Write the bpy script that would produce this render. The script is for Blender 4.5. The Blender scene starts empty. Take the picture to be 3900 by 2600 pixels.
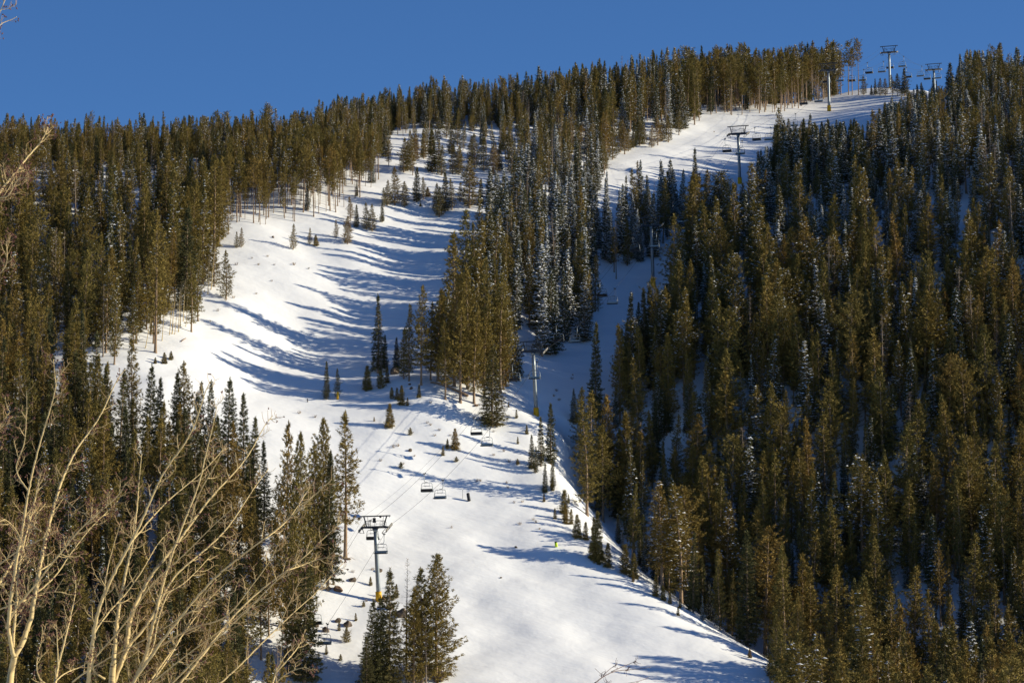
import bpy, math, random
import numpy as np
from mathutils import Vector, Matrix, Euler

rng = np.random.default_rng(7)
random.seed(7)
R = math.radians
SC = bpy.context.scene
COL = SC.collection

# ------------------------------------------------------------------ camera
F = 11600.0                      # focal length in pixels of the 3900 x 2600 photograph
PITCH = R(7.8)
CP, SP = math.cos(PITCH), math.sin(PITCH)
cam = bpy.data.cameras.new('camera')
cam.sensor_width = 36.0
cam.lens = 36.0 * F / 3900.0
cam.clip_end = 6000
cam.clip_start = 0.5
cam.dof.use_dof = True
cam.dof.focus_distance = 520
cam.dof.aperture_fstop = 14
camo = bpy.data.objects.new('camera', cam)
COL.objects.link(camo)
camo.rotation_euler = (math.pi / 2 + PITCH, 0, 0)
SC.camera = camo


def ray(u, v):
    """direction through a pixel, scaled so that its y is 1"""
    a = (np.asarray(u, float) - 1950) / F
    b = (1300 - np.asarray(v, float)) / F
    dy = CP - b * SP
    return a / dy, (SP + b * CP) / dy


def at(u, v, Y):
    x, z = ray(u, v)
    return np.array([x * Y, Y + 0 * x, z * Y]).T if np.ndim(u) else np.array([float(x) * Y, float(Y), float(z) * Y])


def project(x, y, z):
    dep = y * CP + z * SP
    return 1950 + F * x / dep, 1300 - F * (-y * SP + z * CP) / dep, dep


# ------------------------------------------------------------------ terrain
LX0, LY0, LK = -20.4, 464.0, 0.35          # the lift line in plan
TOWERS = [  # base u, base v, crossarm u, crossarm v
    (1443, 2282, 1429, 2006), (2043, 1586, 2029, 1336), (2488, 1094, 2480, 858), (2818, 700, 2811, 509),
    (3158, 425, 3154, 267), (3390, 351, 3386, 199), (3560, 358, 3556, 265)]


def line_y(u):
    k = (u - 1950) / F / CP
    for _ in range(4):
        pass
    return (LX0 - LK * LY0) / (k - LK)


CTRL = []


def c(u, v, Y):
    CTRL.append(at(u, v, Y))


LDIR = np.array([LK, 1.0]) / math.hypot(LK, 1)          # up the line, in plan
LRIGHT = np.array([LDIR[1], -LDIR[0]])
LROT = -math.atan2(LK, 1.0)
TB = []
for (ub, vb, ua, va) in TOWERS:
    Y = 0.0
    # solve on the line: x = ray_x * Y
    kx, kz = ray(ub, vb)
    Y = (LX0 - LK * LY0) / (float(kx) - LK)
    p = at(ub, vb, Y)
    TB.append(p)
    CTRL.append(p)
VT = np.array([300, 351, 425, 700, 1094, 1586, 2282, 2700])
YT = np.array([850, 809, 743, 664, 601.5, 534, 464, 428])
RIDGE_U = np.array([-1600, -50, 550, 850, 1100, 1300, 1500, 1750, 2000, 2250, 2500, 2900, 3280, 3560, 3900, 5200])
RIDGE_V = np.array([640, 620, 615, 600, 570, 530, 475, 455, 438, 420, 403, 395, 348, 356, 378, 400])
EDGE_V = np.array([1700, 1900, 2120, 2330, 2450, 2530, 2650, 2900])
EDGE_U = np.array([2150, 2150, 2310, 2560, 2760, 2900, 3060, 3350])


def gauss(u, v, u0, v0, su, sv):
    return math.exp(-((u - u0) / su) ** 2 - ((v - v0) / sv) ** 2)


def yrule(u, v):
    """distance of the ground seen at a pixel: the lift line's own, nearer to either side"""
    Y0 = float(np.interp(v, VT, YT))
    Y = Y0
    for _ in range(12):
        X = float(ray(u, v)[0]) * Y
        lx = LX0 + LK * (Y - LY0)
        dx = X - lx
        if dx < 0:
            d = .50 * dx - .0012 * dx * dx * (dx > -80)
        else:
            k = np.clip((v - 1420) / 480, 0, 1)
            d = -float(np.interp(v, [700, 1300], [1.65, .40])) * 50 * (1 - math.exp(-dx / 50)) * (1 - k)
            if k > 0:
                ue = float(np.interp(v, EDGE_V, EDGE_U))
                xe = float(ray(ue, v)[0]) * Y - lx
                r = min(dx, xe)
                d += k * .30 * r
                if dx > xe:
                    q = dx - xe
                    d += k * (32 * (1 - math.exp(-q / 2.5)) - .30 * min(q, 45))
        Y = Y0 + d
    Y += -9 * gauss(u, v, 1680, 1520, 260, 110) + 9 * gauss(u, v, 1230, 1330, 330, 210) - 6 * gauss(u, v, 620, 1420, 200, 200)
    Y += 7 * gauss(u, v, 2260, 1380, 130, 280) - 8 * gauss(u, v, 1950, 1050, 220, 250)
    return Y


for u in (-1500, -900, -450, -50, 300, 600, 900, 1150, 1400, 1650, 1900, 2150, 2400, 2650, 2900, 3200, 3550, 3950, 4400, 5000):
    vr = float(np.interp(u, RIDGE_U, RIDGE_V))
    for v in [vr] + [x for x in (430, 520, 620, 740, 870, 1010, 1160, 1320, 1480, 1640, 1820, 2000, 2200, 2400, 2590) if x > vr + 50]:
        CTRL.append(at(u, v, yrule(u, v)))
for v in (1900, 1980, 2060, 2140, 2220, 2300, 2380, 2460, 2540, 2600):
    ue = float(np.interp(v, EDGE_V, EDGE_U))
    for du in (-300, -170, -80, -20, 35, 90, 170, 300, 450):
        CTRL.append(at(ue + du, v - (60 if du > 0 else 0), yrule(ue + du, v - (60 if du > 0 else 0))))
for u in (-50, 550, 1100, 1500, 2000, 2500, 2900, 3280, 3560, 3900):
    vr = float(np.interp(u, RIDGE_U, RIDGE_V))
    Y = yrule(u, vr)
    p = at(u, vr, Y)
    CTRL.append(np.array([p[0] * (1 + 45 / Y), Y + 45, p[2] + 1.5]))
    CTRL.append(np.array([p[0] * (1 + 130 / Y), Y + 130, p[2] - 14]))
for p in [(0, 0, -2.6), (-160, 0, -4), (160, 0, -4), (0, -100, -3), (0, 120, -6), (-160, 160, -5), (160, 160, -5), (0, 240, -8),
          (-90, 290, -8), (90, 290, -8), (0, 340, -8), (-60, 350, -8), (60, 345, -8), (-220, 320, -6), (260, 320, -6)]:
    CTRL.append(np.array(p, float))
CTRL = np.array(CTRL)


def tps_fit(P, z, lam):
    n = len(P)
    d = np.linalg.norm(P[:, None] - P[None], axis=2)
    K = np.where(d > 0, d * d * np.log(d + 1e-12), 0) + lam * np.eye(n)
    A = np.zeros((n + 3, n + 3))
    A[:n, :n] = K
    A[:n, n] = 1
    A[:n, n + 1:] = P
    A[n:, :n] = A[:n, n:].T
    b = np.concatenate([z, np.zeros(3)])
    return np.linalg.solve(A, b)


S_ = 100.0
_W = tps_fit(CTRL[:, :2] / S_, CTRL[:, 2], 0.0015)


def tps(x, y):
    Q = np.stack([np.ravel(x), np.ravel(y)], 1) / S_
    out = np.empty(len(Q))
    P = CTRL[:, :2] / S_
    for i in range(0, len(Q), 20000):
        q = Q[i:i + 20000]
        d2 = ((q[:, None] - P[None]) ** 2).sum(2)
        U = 0.5 * d2 * np.log(d2 + 1e-12)
        out[i:i + 20000] = U @ _W[:-3] + _W[-3] + q @ _W[-2:]
    return out.reshape(np.shape(x))


def sumsines(x, y, lam, n, seed, aniso=1.0):
    r = np.random.default_rng(seed)
    s = 0
    for _ in range(n):
        a = r.uniform(0, 2 * np.pi)
        l = lam * r.uniform(.65, 1.5)
        s = s + np.sin((x * np.cos(a) + y * np.sin(a) * aniso) * 2 * np.pi / l + r.uniform(0, 6.28))
    return s / math.sqrt(n)


GX = np.arange(-260, 321, 2.0)
GY = np.arange(-120, 1101, 2.0)
_gx, _gy = np.meshgrid(GX, GY)
_gz = tps(_gx, _gy)


def base_h(x, y):
    x = np.asarray(x, float)
    y = np.asarray(y, float)
    fx = np.clip((x - GX[0]) / 2.0, 0, len(GX) - 1.001)
    fy = np.clip((y - GY[0]) / 2.0, 0, len(GY) - 1.001)
    i = fx.astype(int)
    j = fy.astype(int)
    a = fx - i
    b = fy - j
    return (_gz[j, i] * (1 - a) * (1 - b) + _gz[j, i + 1] * a * (1 - b) + _gz[j + 1, i] * (1 - a) * b + _gz[j + 1, i + 1] * a * b)


def height(x, y):
    x = np.asarray(x, float)
    y = np.asarray(y, float)
    far = np.clip((y - 330) / 60, 0, 1)
    z = base_h(x, y)
    far = far * (1 - .85 * np.clip((y - 720) / 40, 0, 1))
    z = z + far * (0.19 * sumsines(x, y, 21, 7, 3) + 0.11 * sumsines(x, y, 9.5, 8, 4, 1.8) + 0.03 * sumsines(x, y, 4.2, 8, 5))
    return z


def hit(u, v, y0=300.0, y1=1000.0, step=0.5):
    """where the ray through a pixel first meets the snow (x, y, z) or None"""
    kx, kz = ray(u, v)
    ys = np.arange(y0, y1, step)
    d = kz * ys - height(kx * ys, ys)
    k = np.nonzero(d < 0)[0]
    if len(k) == 0:
        return None
    k = k[0]
    if k == 0:
        y = ys[0]
    else:
        y = ys[k - 1] + step * d[k - 1] / (d[k - 1] - d[k])
    return np.array([kx * y, y, float(height(kx * y, y))])


# ------------------------------------------------------------------ helpers
def mesh_np(name, V, Fc, mats, matidx=None, smooth=False):
    """V (n,3); Fc: list of (m,k) int arrays; one mesh datablock"""
    me = bpy.data.meshes.new(name)
    V = np.asarray(V, np.float32)
    if not isinstance(Fc, list):
        Fc = [Fc]
    Fc = [np.asarray(f, np.int32) for f in Fc if len(f)]
    me.vertices.add(len(V))
    me.vertices.foreach_set('co', V.ravel())
    tot = np.concatenate([np.full(len(f), f.shape[1], np.int32) for f in Fc])
    loops = np.concatenate([f.ravel() for f in Fc])
    st = np.concatenate([[0], np.cumsum(tot)[:-1]]).astype(np.int32)
    me.loops.add(len(loops))
    me.loops.foreach_set('vertex_index', loops)
    me.polygons.add(len(tot))
    me.polygons.foreach_set('loop_start', st)
    me.polygons.foreach_set('loop_total', tot)
    if matidx is not None:
        me.polygons.foreach_set('material_index', np.asarray(matidx, np.int32))
    me.polygons.foreach_set('use_smooth', np.full(len(tot), smooth))
    for m in (mats if isinstance(mats, (list, tuple)) else [mats]):
        me.materials.append(m)
    me.update(calc_edges=True)
    me.validate()
    return me


class MB:
    """collects boxes, tubes and loops into one mesh"""

    def __init__(self):
        self.v, self.f, self.m = [], [], []

    def add(self, V, Fs, mi=0):
        o = len(self.v)
        self.v += [tuple(map(float, p)) for p in V]
        for f in Fs:
            self.f.append(tuple(int(i) + o for i in f))
            self.m.append(mi)

    def box(self, cx, cy, cz, sx, sy, sz, rot=None, mi=0, bev=0.0):
        h = np.array([sx, sy, sz]) / 2
        P = np.array([[x, y, z] for x in (-1, 1) for y in (-1, 1) for z in (-1, 1)]) * h
        if rot is not None:
            M = np.array(Euler(rot).to_matrix())
            P = P @ M.T
        self.add(P + np.array([cx, cy, cz]), [(0, 1, 3, 2), (4, 6, 7, 5), (0, 4, 5, 1), (2, 3, 7, 6), (0, 2, 6, 4), (1, 5, 7, 3)], mi)

    def beam(self, a, b, w, h, mi=0):
        a, b = np.array(a, float), np.array(b, float)
        d = b - a
        L = np.linalg.norm(d)
        d /= L
        s = np.cross(d, [0, 0, 1.0])
        if np.linalg.norm(s) < 1e-4:
            s = np.array([1.0, 0, 0])
        s /= np.linalg.norm(s)
        t = np.cross(s, d)
        P = []
        for e in (a, b):
            for q in ((-1, -1), (1, -1), (1, 1), (-1, 1)):
                P.append(e + s * q[0] * w / 2 + t * q[1] * h / 2)
        self.add(P, [(3, 2, 1, 0), (4, 5, 6, 7), (0, 1, 5, 4), (1, 2, 6, 5), (2, 3, 7, 6), (3, 0, 4, 7)], mi)

    def tube(self, pts, rad, n=8, mi=0, cap=True):
        pts = np.array(pts, float)
        if np.ndim(rad) == 0:
            rad = [rad] * len(pts)
        T = np.gradient(pts, axis=0)
        T /= np.linalg.norm(T, axis=1)[:, None] + 1e-9
        ref = np.array([0, 0, 1.0]) if abs(T[0][2]) < .9 else np.array([1.0, 0, 0])
        V = []
        s = np.cross(T[0], ref)
        s /= np.linalg.norm(s)
        for p, t, r in zip(pts, T, rad):
            s = s - t * np.dot(s, t)
            s /= np.linalg.norm(s) + 1e-9
            w = np.cross(t, s)
            for k in range(n):
                a = 2 * math.pi * k / n
                V.append(p + r * (math.cos(a) * s + math.sin(a) * w))
        Fs = []
        for i in range(len(pts) - 1):
            for k in range(n):
                Fs.append((i * n + k, i * n + (k + 1) % n, (i + 1) * n + (k + 1) % n, (i + 1) * n + k))
        if cap:
            Fs.append(tuple(range(n - 1, -1, -1)))
            Fs.append(tuple((len(pts) - 1) * n + k for k in range(n)))
        self.add(V, Fs, mi)

    def mesh(self, name, mats, smooth=False):
        me = bpy.data.meshes.new(name)
        me.from_pydata(self.v, [], self.f)
        for m in (mats if isinstance(mats, (list, tuple)) else [mats]):
            me.materials.append(m)
        me.polygons.foreach_set('material_index', self.m)
        me.polygons.foreach_set('use_smooth', [smooth] * len(self.f))
        me.update()
        return me

    def obj(self, name, mats, parent=None, smooth=False):
        return link(name, self.mesh(name, mats, smooth), parent)


def link(name, data, parent=None):
    o = bpy.data.objects.new(name, data)
    COL.objects.link(o)
    if parent is not None:
        o.parent = parent
    return o


def tag(o, label=None, cat=None, group=None, kind=None):
    if label:
        o['label'] = label
    if cat:
        o['category'] = cat
    if group:
        o['group'] = group
    if kind:
        o['kind'] = kind
    return o


def thing(name, label, cat, loc=(0, 0, 0), rz=0.0, group=None):
    o = bpy.data.objects.new(name, None)
    o.empty_display_size = .3
    COL.objects.link(o)
    o.location = loc
    o.rotation_euler = (0, 0, rz)
    return tag(o, label, cat, group)


def copy_thing(root):
    r = root.copy()
    COL.objects.link(r)
    for ch in list(root.children):
        cc = ch.copy()
        COL.objects.link(cc)
        cc.parent = r
        for g in list(ch.children):
            d = g.copy()
            COL.objects.link(d)
            d.parent = cc
    return r


# ------------------------------------------------------------------ materials
def mat(name, col, rough=.6, metal=0.0, noise=None, spec=.3, bump=None):
    """noise: (scale, colour2, amount); bump: (scale, strength, distance)"""
    m = bpy.data.materials.new(name)
    m.use_nodes = True
    nt = m.node_tree
    b = nt.nodes['Principled BSDF']
    b.inputs['Base Color'].default_value = (*col, 1)
    b.inputs['Roughness'].default_value = rough
    b.inputs['Metallic'].default_value = metal
    b.inputs['Specular IOR Level'].default_value = spec
    tc = nt.nodes.new('ShaderNodeTexCoord')
    if noise:
        n = nt.nodes.new('ShaderNodeTexNoise')
        n.inputs['Scale'].default_value = noise[0]
        n.inputs['Detail'].default_value = 4
        nt.links.new(tc.outputs['Object'], n.inputs['Vector'])
        r = nt.nodes.new('ShaderNodeValToRGB')
        r.color_ramp.elements[0].position = .5 - noise[2]
        r.color_ramp.elements[1].position = .5 + noise[2]
        r.color_ramp.elements[0].color = (*col, 1)
        r.color_ramp.elements[1].color = (*noise[1], 1)
        nt.links.new(n.outputs['Fac'], r.inputs['Fac'])
        nt.links.new(r.outputs['Color'], b.inputs['Base Color'])
    if bump:
        n2 = nt.nodes.new('ShaderNodeTexNoise')
        n2.inputs['Scale'].default_value = bump[0]
        n2.inputs['Detail'].default_value = 5
        nt.links.new(tc.outputs['Object'], n2.inputs['Vector'])
        bp = nt.nodes.new('ShaderNodeBump')
        bp.inputs['Strength'].default_value = bump[1]
        bp.inputs['Distance'].default_value = bump[2]
        nt.links.new(n2.outputs['Fac'], bp.inputs['Height'])
        nt.links.new(bp.outputs['Normal'], b.inputs['Normal'])
    return m


def needle_mat(name, cols, rough=.75):
    """needles: a tone per tree (random), a little mottling inside the crown"""
    m = bpy.data.materials.new(name)
    m.use_nodes = True
    nt = m.node_tree
    b = nt.nodes['Principled BSDF']
    b.inputs['Roughness'].default_value = rough
    b.inputs['Specular IOR Level'].default_value = .15
    oi = nt.nodes.new('ShaderNodeObjectInfo')
    r = nt.nodes.new('ShaderNodeValToRGB')
    e = r.color_ramp.elements
    while len(e) < len(cols):
        e.new(.5)
    for i, cc in enumerate(cols):
        e[i].position = i / (len(cols) - 1)
        e[i].color = (*cc, 1)
    nt.links.new(oi.outputs['Random'], r.inputs['Fac'])
    tc = nt.nodes.new('ShaderNodeTexCoord')
    n = nt.nodes.new('ShaderNodeTexNoise')
    n.inputs['Scale'].default_value = 1.6
    n.inputs['Detail'].default_value = 3
    nt.links.new(tc.outputs['Object'], n.inputs['Vector'])
    mp = nt.nodes.new('ShaderNodeMapRange')
    mp.inputs['From Min'].default_value = .3
    mp.inputs['From Max'].default_value = .7
    mp.inputs['To Min'].default_value = .62
    mp.inputs['To Max'].default_value = 1.4
    nt.links.new(n.outputs['Fac'], mp.inputs['Value'])
    mx = nt.nodes.new('ShaderNodeMix')
    mx.data_type = 'RGBA'
    mx.blend_type = 'MULTIPLY'
    mx.inputs['Factor'].default_value = 1
    nt.links.new(r.outputs['Color'], mx.inputs['A'])
    nt.links.new(mp.outputs['Result'], mx.inputs['B'])
    nt.links.new(mx.outputs['Result'], b.inputs['Base Color'])
    return m


M_snow = mat('snow', (.86, .87, .89), .55, spec=.25, bump=(1.3, .35, .08))
_nt = M_snow.node_tree                     # broader wind-packed relief under the fine grain
_bp = [n for n in _nt.nodes if n.type == 'BUMP'][0]
_n3 = _nt.nodes.new('ShaderNodeTexNoise')
_n3.inputs['Scale'].default_value = .22
_n3.inputs['Detail'].default_value = 3
_mpg = _nt.nodes.new('ShaderNodeMapping')
_mpg.inputs['Scale'].default_value = (1, 1.9, 1)
_mpg.inputs['Rotation'].default_value = (0, 0, R(24))
_tc = [n for n in _nt.nodes if n.type == 'TEX_COORD'][0]
_nt.links.new(_tc.outputs['Object'], _mpg.inputs['Vector'])
_nt.links.new(_mpg.outputs['Vector'], _n3.inputs['Vector'])
_b2 = _nt.nodes.new('ShaderNodeBump')
_b2.inputs['Strength'].default_value = .38
_b2.inputs['Distance'].default_value = .5
_nt.links.new(_n3.outputs['Fac'], _b2.inputs['Height'])
_nt.links.new(_b2.outputs['Normal'], _bp.inputs['Normal'])
M_clump = mat('snow_clump', (.84, .86, .9), .6)
M_pine = needle_mat('pine_needles', [(.225, .160, .040), (.18, .142, .038), (.235, .170, .044), (.155, .128, .036), (.26, .168, .044)])
M_spruce = needle_mat('spruce_needles', [(.088, .088, .036), (.12, .106, .036), (.078, .082, .038), (.14, .114, .038)])
M_bark = mat('pine_bark', (.24, .155, .095), .85, noise=(3, (.34, .25, .17), .2))
M_greybark = mat('grey_bark', (.28, .22, .17), .85, noise=(4, (.18, .14, .11), .2))
M_deadtwig = mat('dead_twig', (.26, .2, .16), .85)
M_aspen = mat('aspen_bark', (.62, .47, .225), .75, noise=(14, (.50, .38, .18), .25))
_nt = M_aspen.node_tree
_b = _nt.nodes['Principled BSDF']
_src = _b.inputs['Base Color'].links[0].from_socket
_n4 = _nt.nodes.new('ShaderNodeTexNoise')
_n4.inputs['Scale'].default_value = 9
_n4.inputs['Detail'].default_value = 2
_mp4 = _nt.nodes.new('ShaderNodeMapping')
_mp4.inputs['Scale'].default_value = (1, 1, 3.2)
_tc4 = [n for n in _nt.nodes if n.type == 'TEX_COORD'][0]
_nt.links.new(_tc4.outputs['Object'], _mp4.inputs['Vector'])
_nt.links.new(_mp4.outputs['Vector'], _n4.inputs['Vector'])
_r4 = _nt.nodes.new('ShaderNodeValToRGB')
_r4.color_ramp.elements[0].position = .64
_r4.color_ramp.elements[1].position = .70
_nt.links.new(_n4.outputs['Fac'], _r4.inputs['Fac'])
_m4 = _nt.nodes.new('ShaderNodeMix')
_m4.data_type = 'RGBA'
_m4.inputs['B'].default_value = (.16, .115, .07, 1)
_nt.links.new(_r4.outputs['Color'], _m4.inputs['Factor'])
_nt.links.new(_src, _m4.inputs['A'])
_nt.links.new(_m4.outputs['Result'], _b.inputs['Base Color'])
M_aspenfar = mat('far_aspen_bark', (.30, .25, .17), .8)
M_twig = mat('aspen_twig', (.44, .29, .14), .7)
M_bud = mat('red_bud', (.11, .042, .03), .6)
M_grey = mat('galvanised_steel', (.22, .25, .27), .45, .5, noise=(1.2, (.28, .31, .33), .25))
M_dark = mat('dark_steel', (.05, .055, .065), .5, .5)
M_yellow = mat('yellow_pad', (.75, .42, .015), .6, noise=(2.5, (.66, .36, .012), .2))
M_black = mat('black_pad', (.022, .022, .028), .55)
M_slat = mat('pale_seat_slats', (.42, .46, .44), .5, .2)
M_rubber = mat('pale_sheave', (.26, .24, .21), .6)
M_lime = mat('lime_pad', (.62, .85, .03), .55)
M_rock = mat('rock', (.2, .15, .11), .9, noise=(2.5, (.1, .08, .065), .2), bump=(3, .8, .2))
M_soil = mat('root_soil', (.12, .07, .045), .95, noise=(5, (.22, .14, .09), .2))
M_drygrass = mat('dry_grass', (.36, .25, .12), .8, noise=(6, (.28, .17, .09), .2))

# ------------------------------------------------------------------ snow ground
def axis(lo, hi, inner0, inner1, fine, coarse):
    a = list(np.arange(lo, inner0, coarse))
    a += list(np.arange(inner0, inner1, fine))
    a += list(np.arange(inner1, hi + coarse, coarse))
    return np.array(a)


ax = axis(-258, 318, -95, 165, .8, 5)
ay = axis(-118, 1098, 385, 860, .8, 6)
mx_, my_ = np.meshgrid(ax, ay)
mz_ = height(mx_, my_)
nx, ny = len(ax), len(ay)
ii = np.arange(nx * ny).reshape(ny, nx)
quads = np.stack([ii[:-1, :-1].ravel(), ii[:-1, 1:].ravel(), ii[1:, 1:].ravel(), ii[1:, :-1].ravel()], 1)
g = link('snow_ground', mesh_np('snow_ground', np.stack([mx_.ravel(), my_.ravel(), mz_.ravel()], 1), quads, M_snow, smooth=True))
tag(g, kind='structure')
g['label'] = 'snow covered mountain slope with a groomed ski run'
# ------------------------------------------------------------------ tree prototypes
def unit(a):
    return a / (np.linalg.norm(a, axis=-1, keepdims=True) + 1e-9)


def sprays(r, P, D, n, length, width, spread, up):
    """n needle tufts (one pointed leaf-sized triangle each) around every point P, leaning along D"""
    m = len(P)
    B = np.repeat(P, n, 0) + r.normal(0, .07, (m * n, 3))
    d = np.repeat(D, n, 0) + r.normal(0, spread, (m * n, 3))
    d[:, 2] += up
    d = unit(d)
    L = (length * r.uniform(.55, 1.35, m * n))[:, None]
    s = unit(np.cross(d, r.normal(0, 1, (m * n, 3)))) * (width * r.uniform(.7, 1.3, m * n))[:, None] * .5
    V = np.stack([B - s, B + s, B + d * L], 1).reshape(-1, 3)
    return V


def clump_faces(r, P, size):
    """small irregular pads of snow lying on the branches"""
    m = len(P)
    Vs, Fs = [], []
    s = size * r.uniform(.5, 1.35, m)
    a0 = r.uniform(0, 6.28, m)
    st = r.uniform(.6, 1.7, m)
    n = 5
    ring = []
    for k in range(n):
        a = a0 + 2 * np.pi * k / n
        q = s * r.uniform(.6, 1.25, m)
        ring.append(P + np.stack([np.cos(a) * q * st, np.sin(a) * q / st, -.25 * q + r.normal(0, .02, m)], 1))
    top = P + np.stack([np.zeros(m), np.zeros(m), .42 * s], 1)
    bot = P - np.stack([np.zeros(m), np.zeros(m), .3 * s], 1)
    V = np.stack(ring + [top, bot], 1).reshape(-1, 3)
    o = np.arange(m) * (n + 2)
    F_ = []
    for k in range(n):
        F_.append(np.stack([o + k, o + (k + 1) % n, o + n], 1))
        F_.append(np.stack([o + (k + 1) % n, o + k, o + n + 1], 1))
    return V, np.concatenate(F_)


def twig_quads(A, B, w, r):
    d = unit(B - A)
    s = unit(np.cross(d, r.normal(0, 1, A.shape))) * w[:, None]
    t = np.cross(d, s)
    n = len(A)
    V = np.stack([A - s, A + s, A + t, B], 1).reshape(-1, 3)
    o = np.arange(n) * 4
    return V, np.concatenate([np.stack([o, o + 1, o + 3], 1), np.stack([o + 1, o + 2, o + 3], 1), np.stack([o + 2, o, o + 3], 1)])


PROTO = {}


def build_tree(key, kind, seed, H=15.0, cb=.2, Rr=1.8, dz=.36, nb=5, prof='pine', dens=1.0, lop=.25, broken=0.0, needle=(.27, .082)):
    r = np.random.default_rng(seed)
    # trunk: gently bent, tapered
    bend = r.normal(0, .10, 2) * H / 15
    zs = np.array([-.05, 0, .015, .04, .12, .25, .4, .55, .7, .85, .97]) * H

    def axis_at(z):
        t = np.clip(z / H, 0, 1)
        return np.stack([bend[0] * np.sin(t * 5) * t, bend[1] * np.sin(t * 4 + 1) * t - bend[1] * np.sin(1) * t, z], -1)
    base_r = .017 * H * (.75 if prof == 'young' else 1)
    tr = base_r * np.array([1.35, 1.2, 1.0, .88, .8, .7, .58, .45, .31, .16, .04])
    m = MB()
    m.tube([tuple(p) for p in axis_at(zs)], list(tr * (.62 if kind == 'lodge' else .8)), 7)
    trunk = m.mesh(key + '_trunk', M_bark if kind not in ('dead', 'aspen') else M_greybark if kind == 'dead' else M_aspen, True)
    # branches
    Z, T, AZ_, L = [], [], [], []
    z = cb * H
    ph = r.uniform(0, 6.28, 6)
    while z < H * .985:
        t = (z - cb * H) / (H * (1 - cb))
        if prof == 'pine':
            p = min(1.0, .62 + 1.6 * t) * (1 - t ** 1.3) ** .92 * 1.06 + .06
        elif prof == 'full':
            p = min(1.0, .72 + 1.3 * t) * (1 - t ** 2.1) ** .85 + .05
        elif prof == 'round':
            p = math.sin(math.pi * min(1, (.16 + .80 * t))) ** .7 + .05
        elif prof == 'spire':
            p = (1 - t) ** 1.15 * .95 + .05 + (.12 if t < .5 else 0)
        else:
            p = (1 - t) ** .82 * min(1, .75 + 2.2 * t) + .035
        k = max(3, int(round(nb * (.55 + .55 * p) + r.uniform(-1, 1))))
        a0 = r.uniform(0, 6.28)
        for q in range(k):
            a = a0 + 2 * math.pi * q / k + r.uniform(-.45, .45)
            w = 1 + lop * math.sin(a + ph[0] + z * .9 / H * 15) + lop * .7 * math.sin(2 * a + ph[1] - z * 1.7 * 15 / H)
            l = Rr * p * max(.25, w) * r.uniform(.62, 1.12)
            if r.random() < .07:
                l *= 1.3
            if prof in ('pine', 'round', 'full') and r.random() < .1:
                l *= .4
            Z.append(z + r.uniform(-.5, .5) * dz)
            T.append(t)
            AZ_.append(a)
            L.append(l)
        z += dz * r.uniform(.75, 1.3) * (1.0 if prof != 'pine' else 1.0 - .25 * t)
    Z, T, AZ_, L = map(np.array, (Z, T, AZ_, L))
    if prof in ('pine', 'round', 'full'):
        e0 = -.12 + .85 * T + r.normal(0, .16, len(Z)) + (.55 if kind == 'aspen' else 0)
        curl = .28
    else:
        e0 = -.42 + .95 * T ** 1.3 + r.normal(0, .1, len(Z))
        curl = .20
    dirh = np.stack([np.cos(AZ_), np.sin(AZ_), 0 * Z], 1)
    O = axis_at(Z)
    per = np.maximum(2, np.ceil(L / (.24 if H > 6 else .13))).astype(int)
    idx = np.repeat(np.arange(len(Z)), per)
    pos = np.concatenate([(np.arange(n) + r.uniform(.2, .8, n)) / n for n in per])
    inner = .12 if prof not in ('pine', 'round', 'full') else .22
    keep = pos > inner
    idx, pos = idx[keep], pos[keep]

    def on(idx, s):
        l = L[idx][:, None]
        s = s[:, None]
        e = e0[idx][:, None]
        return O[idx] + dirh[idx] * l * s * np.cos(e) + np.array([0, 0, 1.0]) * l * (s * np.sin(e) + curl * s * s)
    P = on(idx, pos)
    # side twigs spread the tufts in the plane of the branch
    side = np.cross(dirh[idx], [0, 0, 1.0])
    lat = r.normal(0, 1, len(idx)) * (.34 * (1 - pos) + .08) * np.minimum(L[idx], 1.6)
    P = P + side * lat[:, None]
    P[:, 2] -= np.abs(lat) * (.18 if prof not in ('pine', 'round', 'full') else -.05)
    D = unit(dirh[idx] + side * np.sign(lat)[:, None] * .6 + np.array([0, 0, 1.0]) * (e0[idx] * .6)[:, None])
    V, F_, MI = [], [], []
    off = 0
    scale = 1.0 if H > 6 else .5
    if kind not in ('dead', 'aspen'):
        n = max(2, int(round(11 * dens)))
        Vn = sprays(r, P, D, n, needle[0] * scale, needle[1] * scale, .62 if prof in ('pine', 'round', 'full') else .42, .22 if prof in ('pine', 'round', 'full') else -.05)
        # leader
        zt = np.linspace(.9, 1.0, 14) * H
        Vl = sprays(r, axis_at(zt), np.tile([0, 0, 1.0], (14, 1)), 5, .3 * scale, .1 * scale, .5, .6)
        Vn = np.concatenate([Vn, Vl])
        V.append(Vn)
        F_.append(np.arange(len(Vn)).reshape(-1, 3))
        MI.append(np.zeros(len(Vn) // 3, int))
        off = len(Vn)
    # wood of the branches, and bare dead twigs under the crown
    wi = np.arange(len(Z))
    if kind not in ('dead', 'aspen'):
        wi = wi[r.random(len(Z)) < .4]
    A = O[wi]
    B = on(wi, np.full(len(wi), .8))
    Vw, Fw = twig_quads(A, B, np.full(len(wi), .022 * scale + .006), r)
    V.append(Vw); F_.append(Fw + off); MI.append(np.ones(len(Fw), int)); off += len(Vw)
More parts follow.
